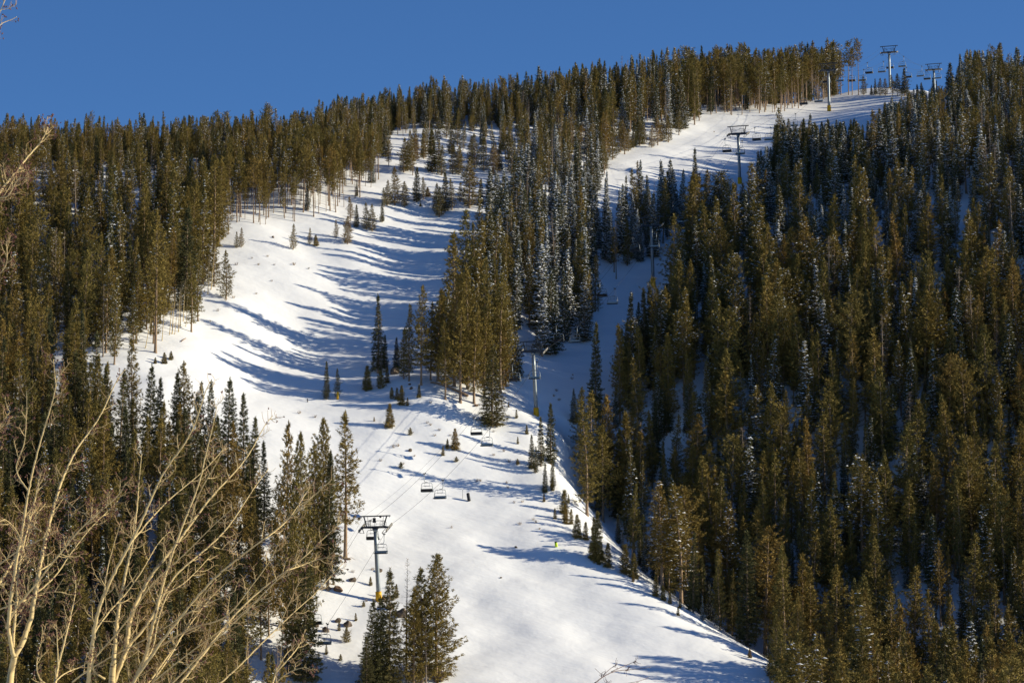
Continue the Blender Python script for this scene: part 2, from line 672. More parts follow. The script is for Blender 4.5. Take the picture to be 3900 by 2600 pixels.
    if kind in ('dead', 'aspen'):
        sub = np.repeat(wi, 5)
        ps = r.uniform(.35, .95, len(sub))
        A = on(sub, ps)
        B = A + unit(dirh[sub] + r.normal(0, .7, (len(sub), 3))) * r.uniform(.15, .5, len(sub))[:, None]
        Vw, Fw = twig_quads(A, B, np.full(len(sub), .014), r)
        V.append(Vw); F_.append(Fw + off); MI.append(np.ones(len(Fw), int)); off += len(Vw)
    elif cb > .12:
        nd = int(26 * cb * H / 5)
        zz = r.uniform(.08, cb + .12, nd) * H
        A = axis_at(zz)
        a = r.uniform(0, 6.28, nd)
        B = A + np.stack([np.cos(a), np.sin(a), r.uniform(-.5, .2, nd)], 1) * r.uniform(.3, 1.1, nd)[:, None]
        Vw, Fw = twig_quads(A, B, np.full(nd, .022), r)
        V.append(Vw); F_.append(Fw + off); MI.append(np.ones(len(Fw), int)); off += len(Vw)
    nm = M_pine if kind in ('pine', 'lodge', 'young') or key.startswith('fir') else M_spruce
    crown = mesh_np(key + '_crown', np.concatenate(V), np.concatenate(F_), [nm, M_deadtwig if kind != 'aspen' else M_aspenfar], np.concatenate(MI))
    snow = {}
    if kind not in ('dead', 'aspen'):
        for lv, frac, size in ((1, .20, .145), (2, .36, .18), (3, .5, .2)):
            q = r.random(len(P)) < frac * (1.5 if prof not in ('pine', 'round', 'full') else 1.0)
            if q.sum() < 3:
                continue
            Pq = P[q] + np.array([0, 0, .17]) * scale
            Vc, Fc = clump_faces(r, Pq, size * scale * 1.1)
            snow[lv] = mesh_np('%s_snow_%d' % (key, lv), Vc, Fc, M_clump)
    PROTO[key] = dict(kind=kind, H=H, R=Rr, cb=cb, trunk=trunk, crown=crown, snow=snow, prof=prof)


build_tree('pine_a', 'pine', 11, cb=.20, Rr=2.03, lop=.2)
build_tree('pine_b', 'pine', 12, cb=.26, Rr=2.38, lop=.26)
build_tree('pine_c', 'pine', 13, cb=.12, Rr=1.80, lop=.2)
build_tree('pine_d', 'pine', 14, cb=.34, Rr=2.32, prof='round', lop=.32)
build_tree('pine_e', 'pine', 15, cb=.05, Rr=2.15, lop=.18)
build_tree('pine_f', 'pine', 16, cb=.16, Rr=2.67, lop=.3, nb=6)
build_tree('pine_g', 'pine', 17, cb=.24, Rr=1.57, lop=.2)
build_tree('pine_h', 'pine', 18, cb=.30, Rr=2.1, prof='round', lop=.45, nb=4)
build_tree('pine_i', 'pine', 19, cb=.10, Rr=1.5, lop=.24, nb=6)
build_tree('pine_j', 'pine', 20, cb=.18, Rr=1.75, lop=.38, nb=4)
build_tree('spruce_f', 'spruce', 38, cb=.08, Rr=1.5, prof='cone', nb=6, dz=.34, lop=.3)
build_tree('lodge_a', 'lodge', 21, cb=.50, Rr=1.45, lop=.28)
build_tree('lodge_b', 'lodge', 22, cb=.60, Rr=1.33, prof='round', lop=.35)
build_tree('lodge_c', 'lodge', 23, cb=.42, Rr=1.68, lop=.3)
build_tree('lodge_d', 'lodge', 24, cb=.55, Rr=1.86, prof='round', lop=.4)
build_tree('spruce_a', 'spruce', 31, cb=.03, Rr=2.03, prof='cone', nb=7, dz=.30, lop=.14)
build_tree('spruce_b', 'spruce', 32, cb=.05, Rr=1.68, prof='cone', nb=7, dz=.30, lop=.16)
build_tree('spruce_c', 'spruce', 33, cb=.06, Rr=1.33, prof='spire', nb=6, dz=.30, lop=.18)
build_tree('spruce_d', 'spruce', 34, cb=.10, Rr=1.86, prof='spire', nb=7, dz=.30, lop=.2)
build_tree('spruce_e', 'spruce', 35, cb=.02, Rr=2.44, prof='cone', nb=8, dz=.30, lop=.12)
build_tree('fir_a', 'spruce', 36, cb=.03, Rr=2.5, prof='full', nb=7, dz=.30, lop=.16)
build_tree('fir_b', 'spruce', 37, cb=.06, Rr=2.1, prof='full', nb=6, dz=.32, lop=.22)
build_tree('aspen_a', 'aspen', 61, cb=.35, Rr=1.5, prof='round', nb=4, dz=.4, lop=.3)
build_tree('aspen_b', 'aspen', 62, cb=.45, Rr=1.1, prof='round', nb=4, dz=.45, lop=.3)
build_tree('young_a', 'young', 41, H=3.0, cb=.03, Rr=0.84, prof='cone', nb=6, dz=.13, dens=1.5, lop=.15)
build_tree('young_b', 'young', 42, H=3.0, cb=.04, Rr=0.64, prof='cone', nb=6, dz=.14, dens=1.5, lop=.2)
build_tree('young_c', 'young', 43, H=3.0, cb=.02, Rr=1.22, prof='pine', nb=6, dz=.15, dens=1.5, lop=.3)
build_tree('dead_a', 'dead', 51, cb=.25, Rr=1.51, nb=5, dz=.4)
build_tree('dead_b', 'dead', 52, cb=.45, Rr=1.16, nb=4, dz=.45)
build_tree('dead_c', 'dead', 53, cb=.15, Rr=1.16, nb=4, dz=.5, prof='cone')
# ------------------------------------------------------------------ where the trees stand
TREES = []       # dicts: key, snow, pos, rz, sx, sz, region, label


def inside(poly, u, v):
    p = np.array(poly, float)
    x0, y0 = p[:, 0], p[:, 1]
    x1, y1 = np.roll(x0, -1), np.roll(y0, -1)
    res = np.zeros(len(u), bool)
    for a, b, c_, d in zip(x0, y0, x1, y1):
        cond = (b > v) != (d > v)
        with np.errstate(divide='ignore', invalid='ignore'):
            xi = (c_ - a) * (v - b) / (d - b) + a
        res ^= cond & (u < xi)
    return res


def add_tree(key, pos, Hm, width=1.0, snow=0, rz=None, region='', label=None, tilt=(0, 0), group=None):
    pr = PROTO[key]
    sz = Hm / pr['H']
    if snow not in pr['snow']:
        snow = 0
    TREES.append(dict(key=key, snow=snow, pos=np.array(pos, float), rz=random.uniform(0, 6.28) if rz is None else rz, sx=sz * width, sz=sz,
                      region=region, label=label, tilt=tilt, hand=label is not None, H=Hm, kind=pr['kind'], R=pr['R'] * sz * width))


def hand(key, u, vb, vt, label=None, width=1.0, snow=0, region='open slope', Y=None):
    """a tree seen with its foot at (u, vb) and its tip at height vt"""
    if Y is None:
        p = hit(u, min(vb, 2595))
        if p is None:
            return
        if vb > 2595:                       # foot below the frame: a little nearer
            k = (vb - 2595) / 25.0
            y = p[1] - k * .9
            kx, kz = ray(u, vb)
            p = np.array([float(kx) * y, y, float(height(float(kx) * y, y))])
    else:
        kx, _ = ray(u, vb)
        p = np.array([float(kx) * Y, Y, float(height(float(kx) * Y, Y))])
    _, kz = ray(u, vt)
    Hm = float(kz) * p[1] - p[2]
    add_tree(key, p, Hm, width, snow, region=region, label=label)


# trees one can point at, by the foot and the tip they have in the photograph
hand('spruce_c', 1440, 1420, 1122, 'tall narrow dark spruce standing alone beside the shaded ski run', 1.25, 0)
hand('dead_c', 1452, 1423, 1190, 'bare dead trunk leaning close against the lone tall spruce', .8)
hand('spruce_b', 1466, 1405, 1275, 'small dark spruce tucked against the lone tall spruce', 1.2)
hand('spruce_b', 1243, 1520, 1376, 'dark small spruce beside the yellow padded post, taller of the pair', 1.1)
hand('pine_e', 1285, 1514, 1402, 'small olive tree right behind the yellow padded post', 1.1)
YG = [  # u, foot, tip, key, width, label
    (1398, 1486, 1396, 'young_a', 1, 'young spruce in the shade left of the lone tall spruce foot'),
    (1449, 1480, 1414, 'young_c', .8, 'bushy young spruce directly below the lone tall spruce'),
    (1474, 1458, 1398, 'young_b', 1, 'thin young spruce close right of the lone tall spruce'),
    (1492, 1519, 1476, 'young_c', .7, 'left of three bushy young spruces below the knoll boulder'),
    (1512, 1521, 1478, 'young_b', 1.2, 'middle one of three bushy young spruces below the knoll boulder'),
    (1529, 1541, 1470, 'young_a', 1, 'tallest of the young spruces grouped below the knoll boulder'),
    (1552, 1545, 1515, 'young_b', 1.2, 'smallest of the young spruces grouped below the knoll boulder'),
    (1596, 1514, 1466, 'young_b', 1, 'slim young spruce at the shadow edge below the pine clump'),
    (1484, 1627, 1540, 'young_a', 1, 'plump young spruce alone on the sunny snow below the knoll'),
    (1425, 1604, 1587, 'young_b', 1.2, 'tiny spruce seedling left of the plump young spruce'),
    (1562, 1657, 1628, 'young_c', .9, 'low round spruce bush right below the plump young spruce'),
    (1733, 1711, 1634, 'young_a', 1.05, 'young spruce between the two cables, tallest of three near them'),
    (1704, 1708, 1672, 'young_a', 1, 'young spruce between the two cables, middle one of three'),
    (1687, 1734, 1698, 'young_b', 1.1, 'smallest young spruce of three beside the uphill cable'),
    (1738, 1759, 1738, 'young_c', 1.2, 'low spruce bush just under the downhill cable'),
    (1527, 1783, 1759, 'young_c', 1.1, 'low spruce bush on the sunny slope left of the uphill cable'),
    (1972, 1690, 1663, 'young_b', 1, 'thin seedling on the dappled slope below the large knoll spruce'),
    (1937, 1550, 1530, 'young_b', 1, 'thin seedling left of the knoll tower foot'),
    (1967, 1592, 1560, 'young_b', 1.1, 'pale seedling left of the knoll tower yellow pad'),
    (2006, 1652, 1618, 'young_a', .9, 'dark seedling below the knoll tower in dappled shade'),
    (1971, 1770, 1747, 'young_c', 1, 'low dark bush above the gully edge in dappled shade'),
    (2198, 2048, 1962, 'young_a', 1, 'plump young spruce on the sunny gully edge near the lime padded post'),
    (2230, 2055, 1990, 'young_b', 1.2, 'dark thin spruce behind the plump gully edge spruce'),
    (2114, 1975, 1936, 'young_b', 1.1, 'seedling on the run edge above the lime padded post'),
    (2175, 1995, 1940, 'young_b', 1, 'small dark spruce in the gully shade above the lime padded post'),
    (2148, 1955, 1868, 'young_b', 1.3, 'taller dark young spruce in the upper gully'),
    (2072, 1910, 1880, 'young_b', 1.1, 'dark seedling at the top of the gully edge'),
    (2315, 2160, 2070, 'young_b', 1.1, 'dark young spruce right behind the green gully spruce'),
    (2382, 2185, 2075, 'young_b', 1.2, 'dark young spruce on the gully edge, left of the leaning pines'),
    (2415, 2200, 2110, 'young_a', 1, 'dark young spruce on the gully edge below the bent trunks'),
    (2525, 2285, 2230, 'young_a', 1, 'lit young spruce on the lower gully edge'),
    (2497, 2270, 2195, 'young_b', 1.1, 'dark thin spruce beside the lit spruce on the lower gully edge'),
    (2552, 2298, 2255, 'young_b', 1.1, 'small dark spruce right of the lit lower gully edge spruce'),
    (2590, 2315, 2280, 'young_b', 1.1, 'last small spruce going down the gully edge'),
    (1270, 2225, 2198, 'young_a', 1, 'seedling above the shadow of the nearest tower'),
    (1411, 2228, 2196, 'young_a', 1.1, 'seedling just left of the nearest tower pole'),
    (1355, 2363, 2334, 'young_b', 1.2, 'seedling above the brown boulder right of the low chair'),
    (1320, 2445, 2388, 'young_c', .8, 'bushy young spruce below the brown boulder, right of the low chair'),
    (1291, 2400, 2362, 'young_b', 1, 'thin seedling between the boulders near the low chair'),
    (1243, 2490, 2455, 'young_b', 1.1, 'seedling below the low pale chair in blue shade'),
    (1385, 2310, 2288, 'young_c', 1, 'low bush left of the nearest tower yellow pad'),
    (1297, 2515, 2490, 'young_c', .9, 'low dark bush in tree shade left of the dark spruce pair'),
    (1667, 2605, 2575, 'young_a', 1, 'seedling tip at the bottom rim, right of the spruce group'),
    (1510, 2275, 2225, 'young_a', .9, 'young fir right of the nearest tower yellow pad'),
]
for u, vb, vt, key, wd, lab in YG:
    hand(key, u, vb, vt, lab, wd)
hand('young_a', 2276, 2138, 1955, 'bright green young spruce, largest on the gully edge below the dark pines', .62)
hand('young_a', 2262, 2132, 1975, 'second stem pressed against the bright green gully spruce', .6)

KN = [  # the clump on the knoll
    ('spruce_e', 1874, 1622, 1322, 1.25, 0, 'large full spruce at the foot of the knoll clump, skirts to the snow'),
    ('pine_b', 1753, 1532, 1150, 1.1, 0, 'big pine with thick red bare trunk, front of the knoll clump'),
    ('pine_a', 1696, 1520, 1225, .95, 0, 'slim pine with bare lower trunk, left of the thick red trunk'),
    ('pine_a', 1604, 1466, 1090, .85, 0, 'tall airy pine at the upper left of the knoll clump'),
    ('pine_c', 1558, 1450, 1160, .85, 0, 'leftmost tall pine of the knoll clump'),
    ('pine_e', 1538, 1442, 1250, 1, 0, 'short slim pine on the left rim of the knoll clump'),
    ('spruce_a', 1510, 1404, 1285, 1.1, 0, 'dark little spruce at the left rim of the knoll clump'),
    ('pine_c', 1805, 1535, 1165, 1.0, 0, 'olive pine right of the thick red trunk in the knoll clump'),
    ('pine_c', 1668, 1452, 1103, 1.2, 0, 'tall ragged pine in the second row of the knoll clump'),
    ('pine_c', 1640, 1448, 1150, .9, 0, 'pine behind the ragged one in the knoll clump'),
    ('pine_a', 1905, 1492, 1045, .95, 0, 'tallest pine on the right side of the knoll clump'),
    ('pine_c', 1845, 1510, 1120, .9, 0, 'dense pine between the red trunk and the knoll clump right side'),
    ('pine_e', 1925, 1470, 1110, .9, 1, 'narrow pine at the right rim of the knoll clump'),
    ('pine_c', 1730, 1470, 1060, 1.1, 0, 'high pine above the thick red trunk, back of the clump'),
    ('pine_e', 1780, 1480, 1010, .85, 0, 'high olive pine in the middle back of the knoll clump'),
    ('pine_c', 1840, 1475, 985, .8, 0, 'highest olive pine in the back of the knoll clump'),
    ('pine_c', 1725, 1400, 880, 1.15, 0, 'very tall brownish pine with a bare limb, left back of the clump'),
    ('pine_a', 1772, 1330, 800, .9, 0, 'dark tall conifer rising highest behind the knoll clump'),
    ('pine_c', 1820, 1330, 838, .8, 1, 'tall slim pine right of the highest dark conifer'),
    ('spruce_d', 1965, 1452, 1210, 1.1, 1, 'snow flecked spruce right of the knoll clump'),
    ('dead_a', 1862, 1470, 1220, .8, 0, 'bare dead pine among the knoll clump crowns'),
]
for key, u, vb, vt, wd, sn, lab in KN:
    hand(key, u, vb, vt, lab, wd * 1.1, sn, 'knoll')
LOW = [  # lower run and gully
    ('spruce_b', 2098, 1768, 1535, 1.15, 0, 'tallest spruce of the group below the knoll tower'),
    ('spruce_b', 2060, 1775, 1588, 1.1, 0, 'spruce left of the tallest below the knoll tower'),
    ('spruce_a', 2025, 1785, 1655, 1.1, 0, 'short dark spruce on the left of the group below the knoll tower'),
    ('spruce_a', 2076, 1876, 1760, 1.0, 0, 'dark spruce in the gully shade below the spruce group'),
    ('spruce_b', 2040, 1800, 1700, 1.2, 0, 'dark spruce base at the gully head'),
    ('spruce_b', 2105, 1860, 1740, 1.1, 0, 'thin dark spruce right of the gully head'),
    ('spruce_a', 2185, 1610, 1480, 1.1, 1, 'dark spruce at the edge of the right forest beside the knoll tower'),
    ('spruce_b', 2270, 1600, 1230, .9, 0, 'tall slim spruce at the corner of the right forest'),
    ('pine_c', 2235, 1960, 1520, 1.1, 0, 'front pine at the corner of the right forest, lit on one side'),
    ('fir_a', 1662, 2595, 2112, 1.2, 0, 'largest spruce of the group beside the nearest tower, sunlit'),
    ('fir_b', 1605, 2600, 2165, 1.25, 0, 'dense spruce leaning into the largest one by the nearest tower'),
    ('fir_b', 1575, 2640, 2240, 1.2, 0, 'shorter spruce at the front of the sunlit spruce group'),
    ('dead_b', 1548, 2560, 2122, .75, 0, 'dead bare topped pine behind the sunlit spruce group'),
    ('dead_c', 1622, 2660, 2335, 1.2, 0, 'pale barkless trunk leaning before the sunlit spruce group'),
    ('spruce_e', 1482, 2640, 2165, 1.0, 0, 'thin pointed spruce crossing the yellow pad of the nearest tower'),
    ('spruce_e', 1448, 2640, 2268, 1.05, 0, 'dark spruce just under the yellow pad of the nearest tower'),
    ('spruce_e', 1416, 2650, 2284, 1.1, 0, 'dark dense spruce at the left of the shaded pair'),
    ('spruce_e', 1395, 2690, 2420, 1.2, 0, 'low dark spruce at the bottom left of the shaded pair'),
    ('dead_c', 1520, 2640, 2420, .7, 0, 'thin crooked bare stem between the dark and sunlit groups'),
    ('pine_g', 1315, 2126, 1572, 1.15, 0, 'tall pine with bare brown trunk left of the nearest tower'),
    ('fir_a', 1225, 2200, 1598, .75, 0, 'dense tall spruce left of the brown trunk pine'),
    ('spruce_d', 1248, 2245, 1720, .95, 0, 'spruce with bare foot near the dark root mound'),
    ('fir_b', 1195, 2240, 1690, .85, 0, 'bushy spruce at the left of the pair above the root mound'),
    ('fir_b', 1090, 2390, 1612, .62, 0, 'tall dark spruce standing alone left of the open snow'),
    ('fir_a', 1140, 2500, 1655, .52, 0, 'dark spruce with two tops beside the open snow'),
    ('fir_b', 1112, 2560, 1950, .75, 0, 'tall spruce standing in the snow by the low chairs'),
    ('spruce_a', 1160, 2600, 2080, 1.1, 0, 'dark spruce behind the lowest chair'),
    ('spruce_e', 568, 1800, 1390, .9, 0, 'spiky spruce top against the snow road, left of its neighbours'),
    ('spruce_b', 605, 1790, 1440, 1.0, 0, 'thin spruce just right of the spiky topped one by the snow road'),
    ('fir_b', 697, 1800, 1380, .95, 0, 'prominent double topped spruce standing before the snow road'),
    ('spruce_b', 668, 1800, 1420, 1.05, 0, 'left neighbour of the double topped spruce by the snow road'),
    ('spruce_a', 762, 1830, 1455, .85, 0, 'dark spruce right of the double topped one'),
    ('spruce_a', 800, 1845, 1450, .85, 0, 'pointed spruce rising before the snow road, midway down it'),
    ('spruce_e', 867, 1850, 1440, 1.0, 0, 'sharp pointed spruce before the lower snow road'),
    ('spruce_b', 925, 1890, 1500, 1.0, 0, 'slim airy spruce at the end of the lower snow road'),
    ('spruce_b', 965, 1960, 1590, 1.0, 0, 'lower airy spruce edging the open snow'),
    ('spruce_d', 1005, 2060, 1680, 1.0, 0, 'ragged spruce edging the open snow, lowest of its row'),
    ('pine_b', 592, 1342, 800, .85, 0, 'huge pine with a bare red trunk at the left forest edge'),
    ('pine_f', 2960, 2690, 2340, .95, 0, 'brownish pine at the bottom edge of the ski run, lit tip'),
    ('pine_f', 3045, 2700, 2275, .9, 0, 'tall brown pine right of the one at the bottom run edge'),
    ('pine_c', 3140, 2600, 2255, 1.0, 0, 'pointed pine standing clear above the bottom brown pines'),
    ('pine_f', 3170, 2320, 1905, 1.0, 0, 'broad bright olive pine in the middle of the right forest'),
    ('pine_f', 3340, 2460, 2050, 1.0, 0, 'broad olive pine below and beside the bent dead tree'),
    ('pine_b', 2640, 1010, 660, 1.15, 0, 'bushy round pine hiding part of the lift line below the shaded tower'),
    ('spruce_c', 2648, 800, 565, 1.3, 1, 'spire spruce with bare stem left of the shaded upper tower'),
    ('pine_a', 2972, 625, 412, 1.1, 1, 'big dark pine standing in the upper run between two towers'),
    ('spruce_c', 3088, 660, 435, 1.3, 1, 'slender spruce against the blue run, right of the big dark pine'),
    ('spruce_c', 3060, 665, 468, 1.1, 1, 'shorter slender spruce beside the slender one on the blue run'),
    ('spruce_b', 3172, 690, 475, 1.1, 2, 'snowy spruce pair against the blue run, left one'),
    ('spruce_c', 3192, 690, 472, 1.2, 1, 'snowy spruce pair against the blue run, right one'),
    ('pine_b', 3262, 700, 465, 1.2, 1, 'broad dark pine against the blue run'),
    ('spruce_a', 3400, 560, 370, 1.1, 3, 'heavily snowed spruce at the upper trail corner below the crest tower'),
    ('spruce_a', 3372, 570, 392, 1.1, 3, 'snow laden spruce left of the upper trail corner'),
    ('spruce_b', 3425, 570, 400, 1.2, 2, 'snow laden spruce right of the upper trail corner'),
    ('pine_b', 3710, 650, 405, 1.1, 0, 'conspicuous broad brown pine high in the right forest'),
    ('pine_b', 3610, 700, 440, 1.0, 1, 'brown pine with snow on its edge high in the right forest'),
]
for key, u, vb, vt, wd, sn, lab in LOW:
    hand(key, u, vb, vt, lab, wd, sn, 'lower run')
CR = [  # small firs on the crest against the sky (foot just behind the crest)
    ('spruce_c', 3334, 362, 300, 1.2, 'little dark fir alone on the crest, left of the crest tower'),
    ('spruce_b', 3319, 362, 325, 1.3, 'smallest bush on the crest skyline'),
    ('pine_e', 3352, 364, 297, 1.1, 'rounded fir on the crest left of the crest tower'),
    ('pine_e', 3372, 364, 299, 1.2, 'rounded fir touching the crest tower on its left'),
    ('pine_c', 3399, 364, 285, 1.0, 'slim fir touching the crest tower on its right'),
    ('pine_f', 3418, 366, 281, 1.0, 'broad fir right of the crest tower'),
    ('spruce_d', 3446, 366, 258, 1.2, 'tall shaggy fir on the crest, right of the crest tower'),
    ('spruce_b', 3494, 370, 322, 1.3, 'small fir on the crest, left of its companion'),
    ('spruce_a', 3510, 370, 315, 1.2, 'small cone shaped fir on the crest near the farthest tower'),
    ('spruce_c', 3555, 372, 296, 1.2, 'ragged fir behind the farthest tower pole'),
    ('spruce_a', 3620, 385, 240, 1.1, 'tall fir right of the farthest tower'),
    ('pine_e', 3290, 362, 290, 1.1, 'full fir at the end of the tall trunks on the crest'),
    ('lodge_b', 3270, 362, 148, .8, 'tallest thin trunked pine on the crest, tuft on top'),
    ('lodge_d', 3232, 362, 160, .9, 'tall open crowned pine on the crest before the sky'),
    ('lodge_b', 3246, 362, 186, .9, 'open crowned pine between the two tallest on the crest'),
    ('dead_a', 3168, 362, 160, .9, 'pale dead pine above the sunlit upper tower'),
    ('lodge_c', 3203, 362, 195, 1, 'pine with leaning bare trunks behind the sunlit upper tower'),
]
for key, u, vb, vt, wd, lab in CR:
    p = hit(u, min(vb, 380)) 
    Yc = 806 + random.uniform(0, 8) if p is None or p[1] > 780 else p[1]
    if key.startswith(('pine', 'lodge')):
        lab = lab.replace('fir', 'pine')
    hand(key, u, vb, vt, lab, wd * (1.5 if u > 3280 else 1.15), 1 if key.startswith('spruce') else 0, 'crest', Y=Yc)
CL = [(100, 1335, 150), (60, 1290, 160), (165, 1350, 180), (205, 1360, 180), (40, 1445, 185), (270, 1300, 130), (283, 1200, 130), (305, 1190, 170), (355, 1185, 250), (420, 1200, 170),
      (500, 1165, 230), (545, 1150, 150), (573, 1130, 60), (630, 1230, 190), (650, 1265, 200), (690, 1230, 260), (735, 1220, 210), (525, 1195, 25), (790, 1165, 130), (850, 1205, 330),
      (925, 1190, 180), (970, 1190, 200), (1100, 1150, 110), (1140, 1180, 170), (490, 895, 180), (600, 970, 280), (640, 975, 220), (665, 990, 200), (740, 980, 180), (780, 985, 190),
      (730, 850, 210), (860, 930, 200), (885, 940, 230), (945, 960, 220), (1010, 990, 200), (1050, 960, 180), (1160, 1030, 200), (1130, 980, 230), (415, 970, 230), (440, 960, 200), (600, 850, 200),
      (2100, 790, 200), (2060, 805, 150), (2170, 770, 180), (1980, 792, 190), (1940, 806, 170), (1880, 850, 230), (1850, 835, 200), (1800, 885, 210), (1750, 955, 150), (1720, 1002, 160), (2240, 722, 170), (2010, 785, 130), (1905, 830, 150), (2130, 760, 140), (1690, 1000, 190), (1640, 1010, 200)]
for k, (x, y, h) in enumerate(CL):
    u, vb, vt = 1300 + x * .574, 100 + y * .574, 100 + (y - h) * .574
    key = ['spruce_b', 'pine_e', 'pine_c', 'fir_b', 'pine_e'][(k * 7) % 5]
    if h < 80:
        key = 'young_a'
    hand(key, u, vb, vt, None, 1.55, [0, 1, 1, 0, 1][k % 5], 'clearing')
for x, y, h in [(1945, 175, 170), (2055, 140, 110), (2095, 150, 70), (1570, 165, 110), (1600, 160, 130), (1090, 930, 70), (1135, 905, 55), (1030, 930, 40), (2230, 95, 120), (1500, 500, 320), (1420, 420, 310), (1440, 150, 60)]:
    hand('pine_e' if h > 90 else 'young_a', x * .574, 850 + y * .574, 850 + (y - h) * .574, None, 1.35, 0, 'clearing')

ra = np.random.default_rng(5)
for k in range(15):
    f = ra.random()
    u = float(np.interp(f, [0, .35, .7, 1], [600, 690, 765, 830])) + ra.uniform(-60, -8)
    vb = float(np.interp(f, [0, .35, .7, 1], [1325, 1285, 1215, 1090])) + ra.uniform(-25, 5)
    hand(['aspen_a', 'aspen_b'][k % 2], u, vb, vb - ra.uniform(110, 190), None, ra.uniform(.7, 1.1), 0, 'left forest edge')
    TREES[-1]['tilt'] = (ra.normal(0, .05), abs(ra.normal(.06, .06)))
    TREES[-1]['rz'] = 0

# forests: polygons of the ground they stand on, as seen in the photograph
LEFT = [(-1500, 1560), (-1500, 300), (1290, 300), (1440, 480), (1500, 625), (1455, 668), (1438, 703), (1369, 777), (1300, 803), (1150, 845), (1000, 862), (880, 870), (850, 936), (838, 1050), (815, 1130), (785, 1190), (746, 1262), (660, 1304), (590, 1334), (540, 1368), (500, 1380), (430, 1390), (300, 1400), (120, 1420), (-100, 1440)]
LOWL = [(-1500, 1470), (150, 1490), (400, 1570), (480, 1690), (700, 1790), (900, 1850), (985, 1960), (1030, 2120), (1075, 2250), (1100, 2420), (1110, 2600), (1080, 3600), (-1500, 3600)]
RIDGE = [(1290, 300), (1440, 500), (1550, 530), (1575, 505), (1700, 500), (1800, 545), (1860, 600), (1900, 660), (1980, 692), (2080, 705), (2287, 684), (2380, 588), (2448, 553), (2551, 540), (2611, 507), (2657, 478), (2703, 438), (2887, 450), (3036, 415), (3134, 392), (3200, 352), (3210, 300)]
CENT = [(1980, 705), (2080, 715), (2285, 692), (2262, 780), (2240, 850), (2290, 872), (2400, 840), (2480, 825), (2600, 815), (2680, 800), (2680, 880), (2600, 980), (2560, 1000), (2470, 1010), (2440, 1040), (2390, 1060), (2310, 1120), (2255, 1110), (2285, 1250), (2265, 1300), (2200, 1315), (2130, 1398), (2060, 1388), (2012, 1270), (1960, 1350), (1900, 1400), (1760, 1330), (1740, 1180), (1790, 1090), (1850, 960), (1900, 850)]
RIGHT = [(2660, 800), (2700, 770), (2760, 755), (2860, 735), (2950, 680), (3000, 640), (3060, 625), (3200, 620), (3320, 600), (3365, 545), (3410, 470), (3480, 400), (3640, 372), (3640, 250), (5600, 250), (5600, 3800), (2990, 3800), (2960, 2620), (2910, 2545), (2780, 2440), (2580, 2300), (2430, 2190), (2350, 2090), (2280, 1960), (2235, 1880), (2205, 1750), (2245, 1640), (2310, 1560), (2375, 1440), (2490, 1340), (2540, 1220), (2590, 1110), (2610, 1060), (2610, 950), (2640, 880)]

cand = []
sp = 3.7
r0 = np.random.default_rng(99)
ysg = np.arange(372, 905, sp * .87)
for j, y in enumerate(ysg):
    xs = np.arange(-190, 230, sp) + (j % 2) * sp / 2
    cand.append(np.stack([xs + r0.uniform(-.45, .45, len(xs)) * sp, y + r0.uniform(-.45, .45, len(xs)) * sp], 1))
cand = np.concatenate(cand)
cz = height(cand[:, 0], cand[:, 1])
cu, cv, cd = project(cand[:, 0], cand[:, 1], cz)
# ground hidden behind a crest or roll: walk the ray back
hid = np.zeros(len(cand), bool)
for f in np.linspace(.80, .985, 26):
    hid |= height(cand[:, 0] * f, cand[:, 1] * f) > cz * f + .6
ok = (cu > -900) & (cu < 5200)
reg = np.full(len(cand), -1)
for k, poly in enumerate((LEFT, LOWL, RIDGE, CENT, RIGHT)):
    q = inside(poly, cu, cv) & (reg < 0)
    reg[q] = k
# just behind the skyline
rv = np.interp(cu, RIDGE_U, RIDGE_V)
behind = hid & (cv < rv + 60) & (cv > rv - 40)
reg[behind & ((cu < 1290))] = 0
reg[behind & (cu >= 1290) & (cu < 3190)] = 2
reg[behind & (cu >= 3190) & (cu < 3690)] = -1
reg[behind & (cu >= 3690)] = 4
deep = hid & (cv > rv + 60)
# lift corridor
lx = LX0 + LK * (cand[:, 1] - LY0)
off = (cand[:, 0] - lx) * LDIR[1]
reg[(np.abs(off) < np.where((cand[:, 1] > 570) & (cand[:, 1] < 655), 3.2, 5.2)) & (cand[:, 1] > 440) & (cand[:, 1] < 720)] = -1
reg[(np.abs(off) < 3.2)] = -1
reg[(np.abs(off) < 9) & (cand[:, 1] > 800)] = -1
HP = np.array([t['pos'][:2] for t in TREES if t['H'] > 4])
near = np.zeros(len(cand), bool)
for p in HP:
    near |= ((cand - p) ** 2).sum(1) < 2.1 ** 2
use = np.nonzero(ok & (reg >= 0) & ~near)[0]
NOISE = sumsines(cand[:, 0], cand[:, 1], 32, 8, 77)


def pick(r, table):
    ks, ws = zip(*table)
    w = np.array(ws, float)
    return ks[int(r.choice(len(ks), p=w / w.sum()))]


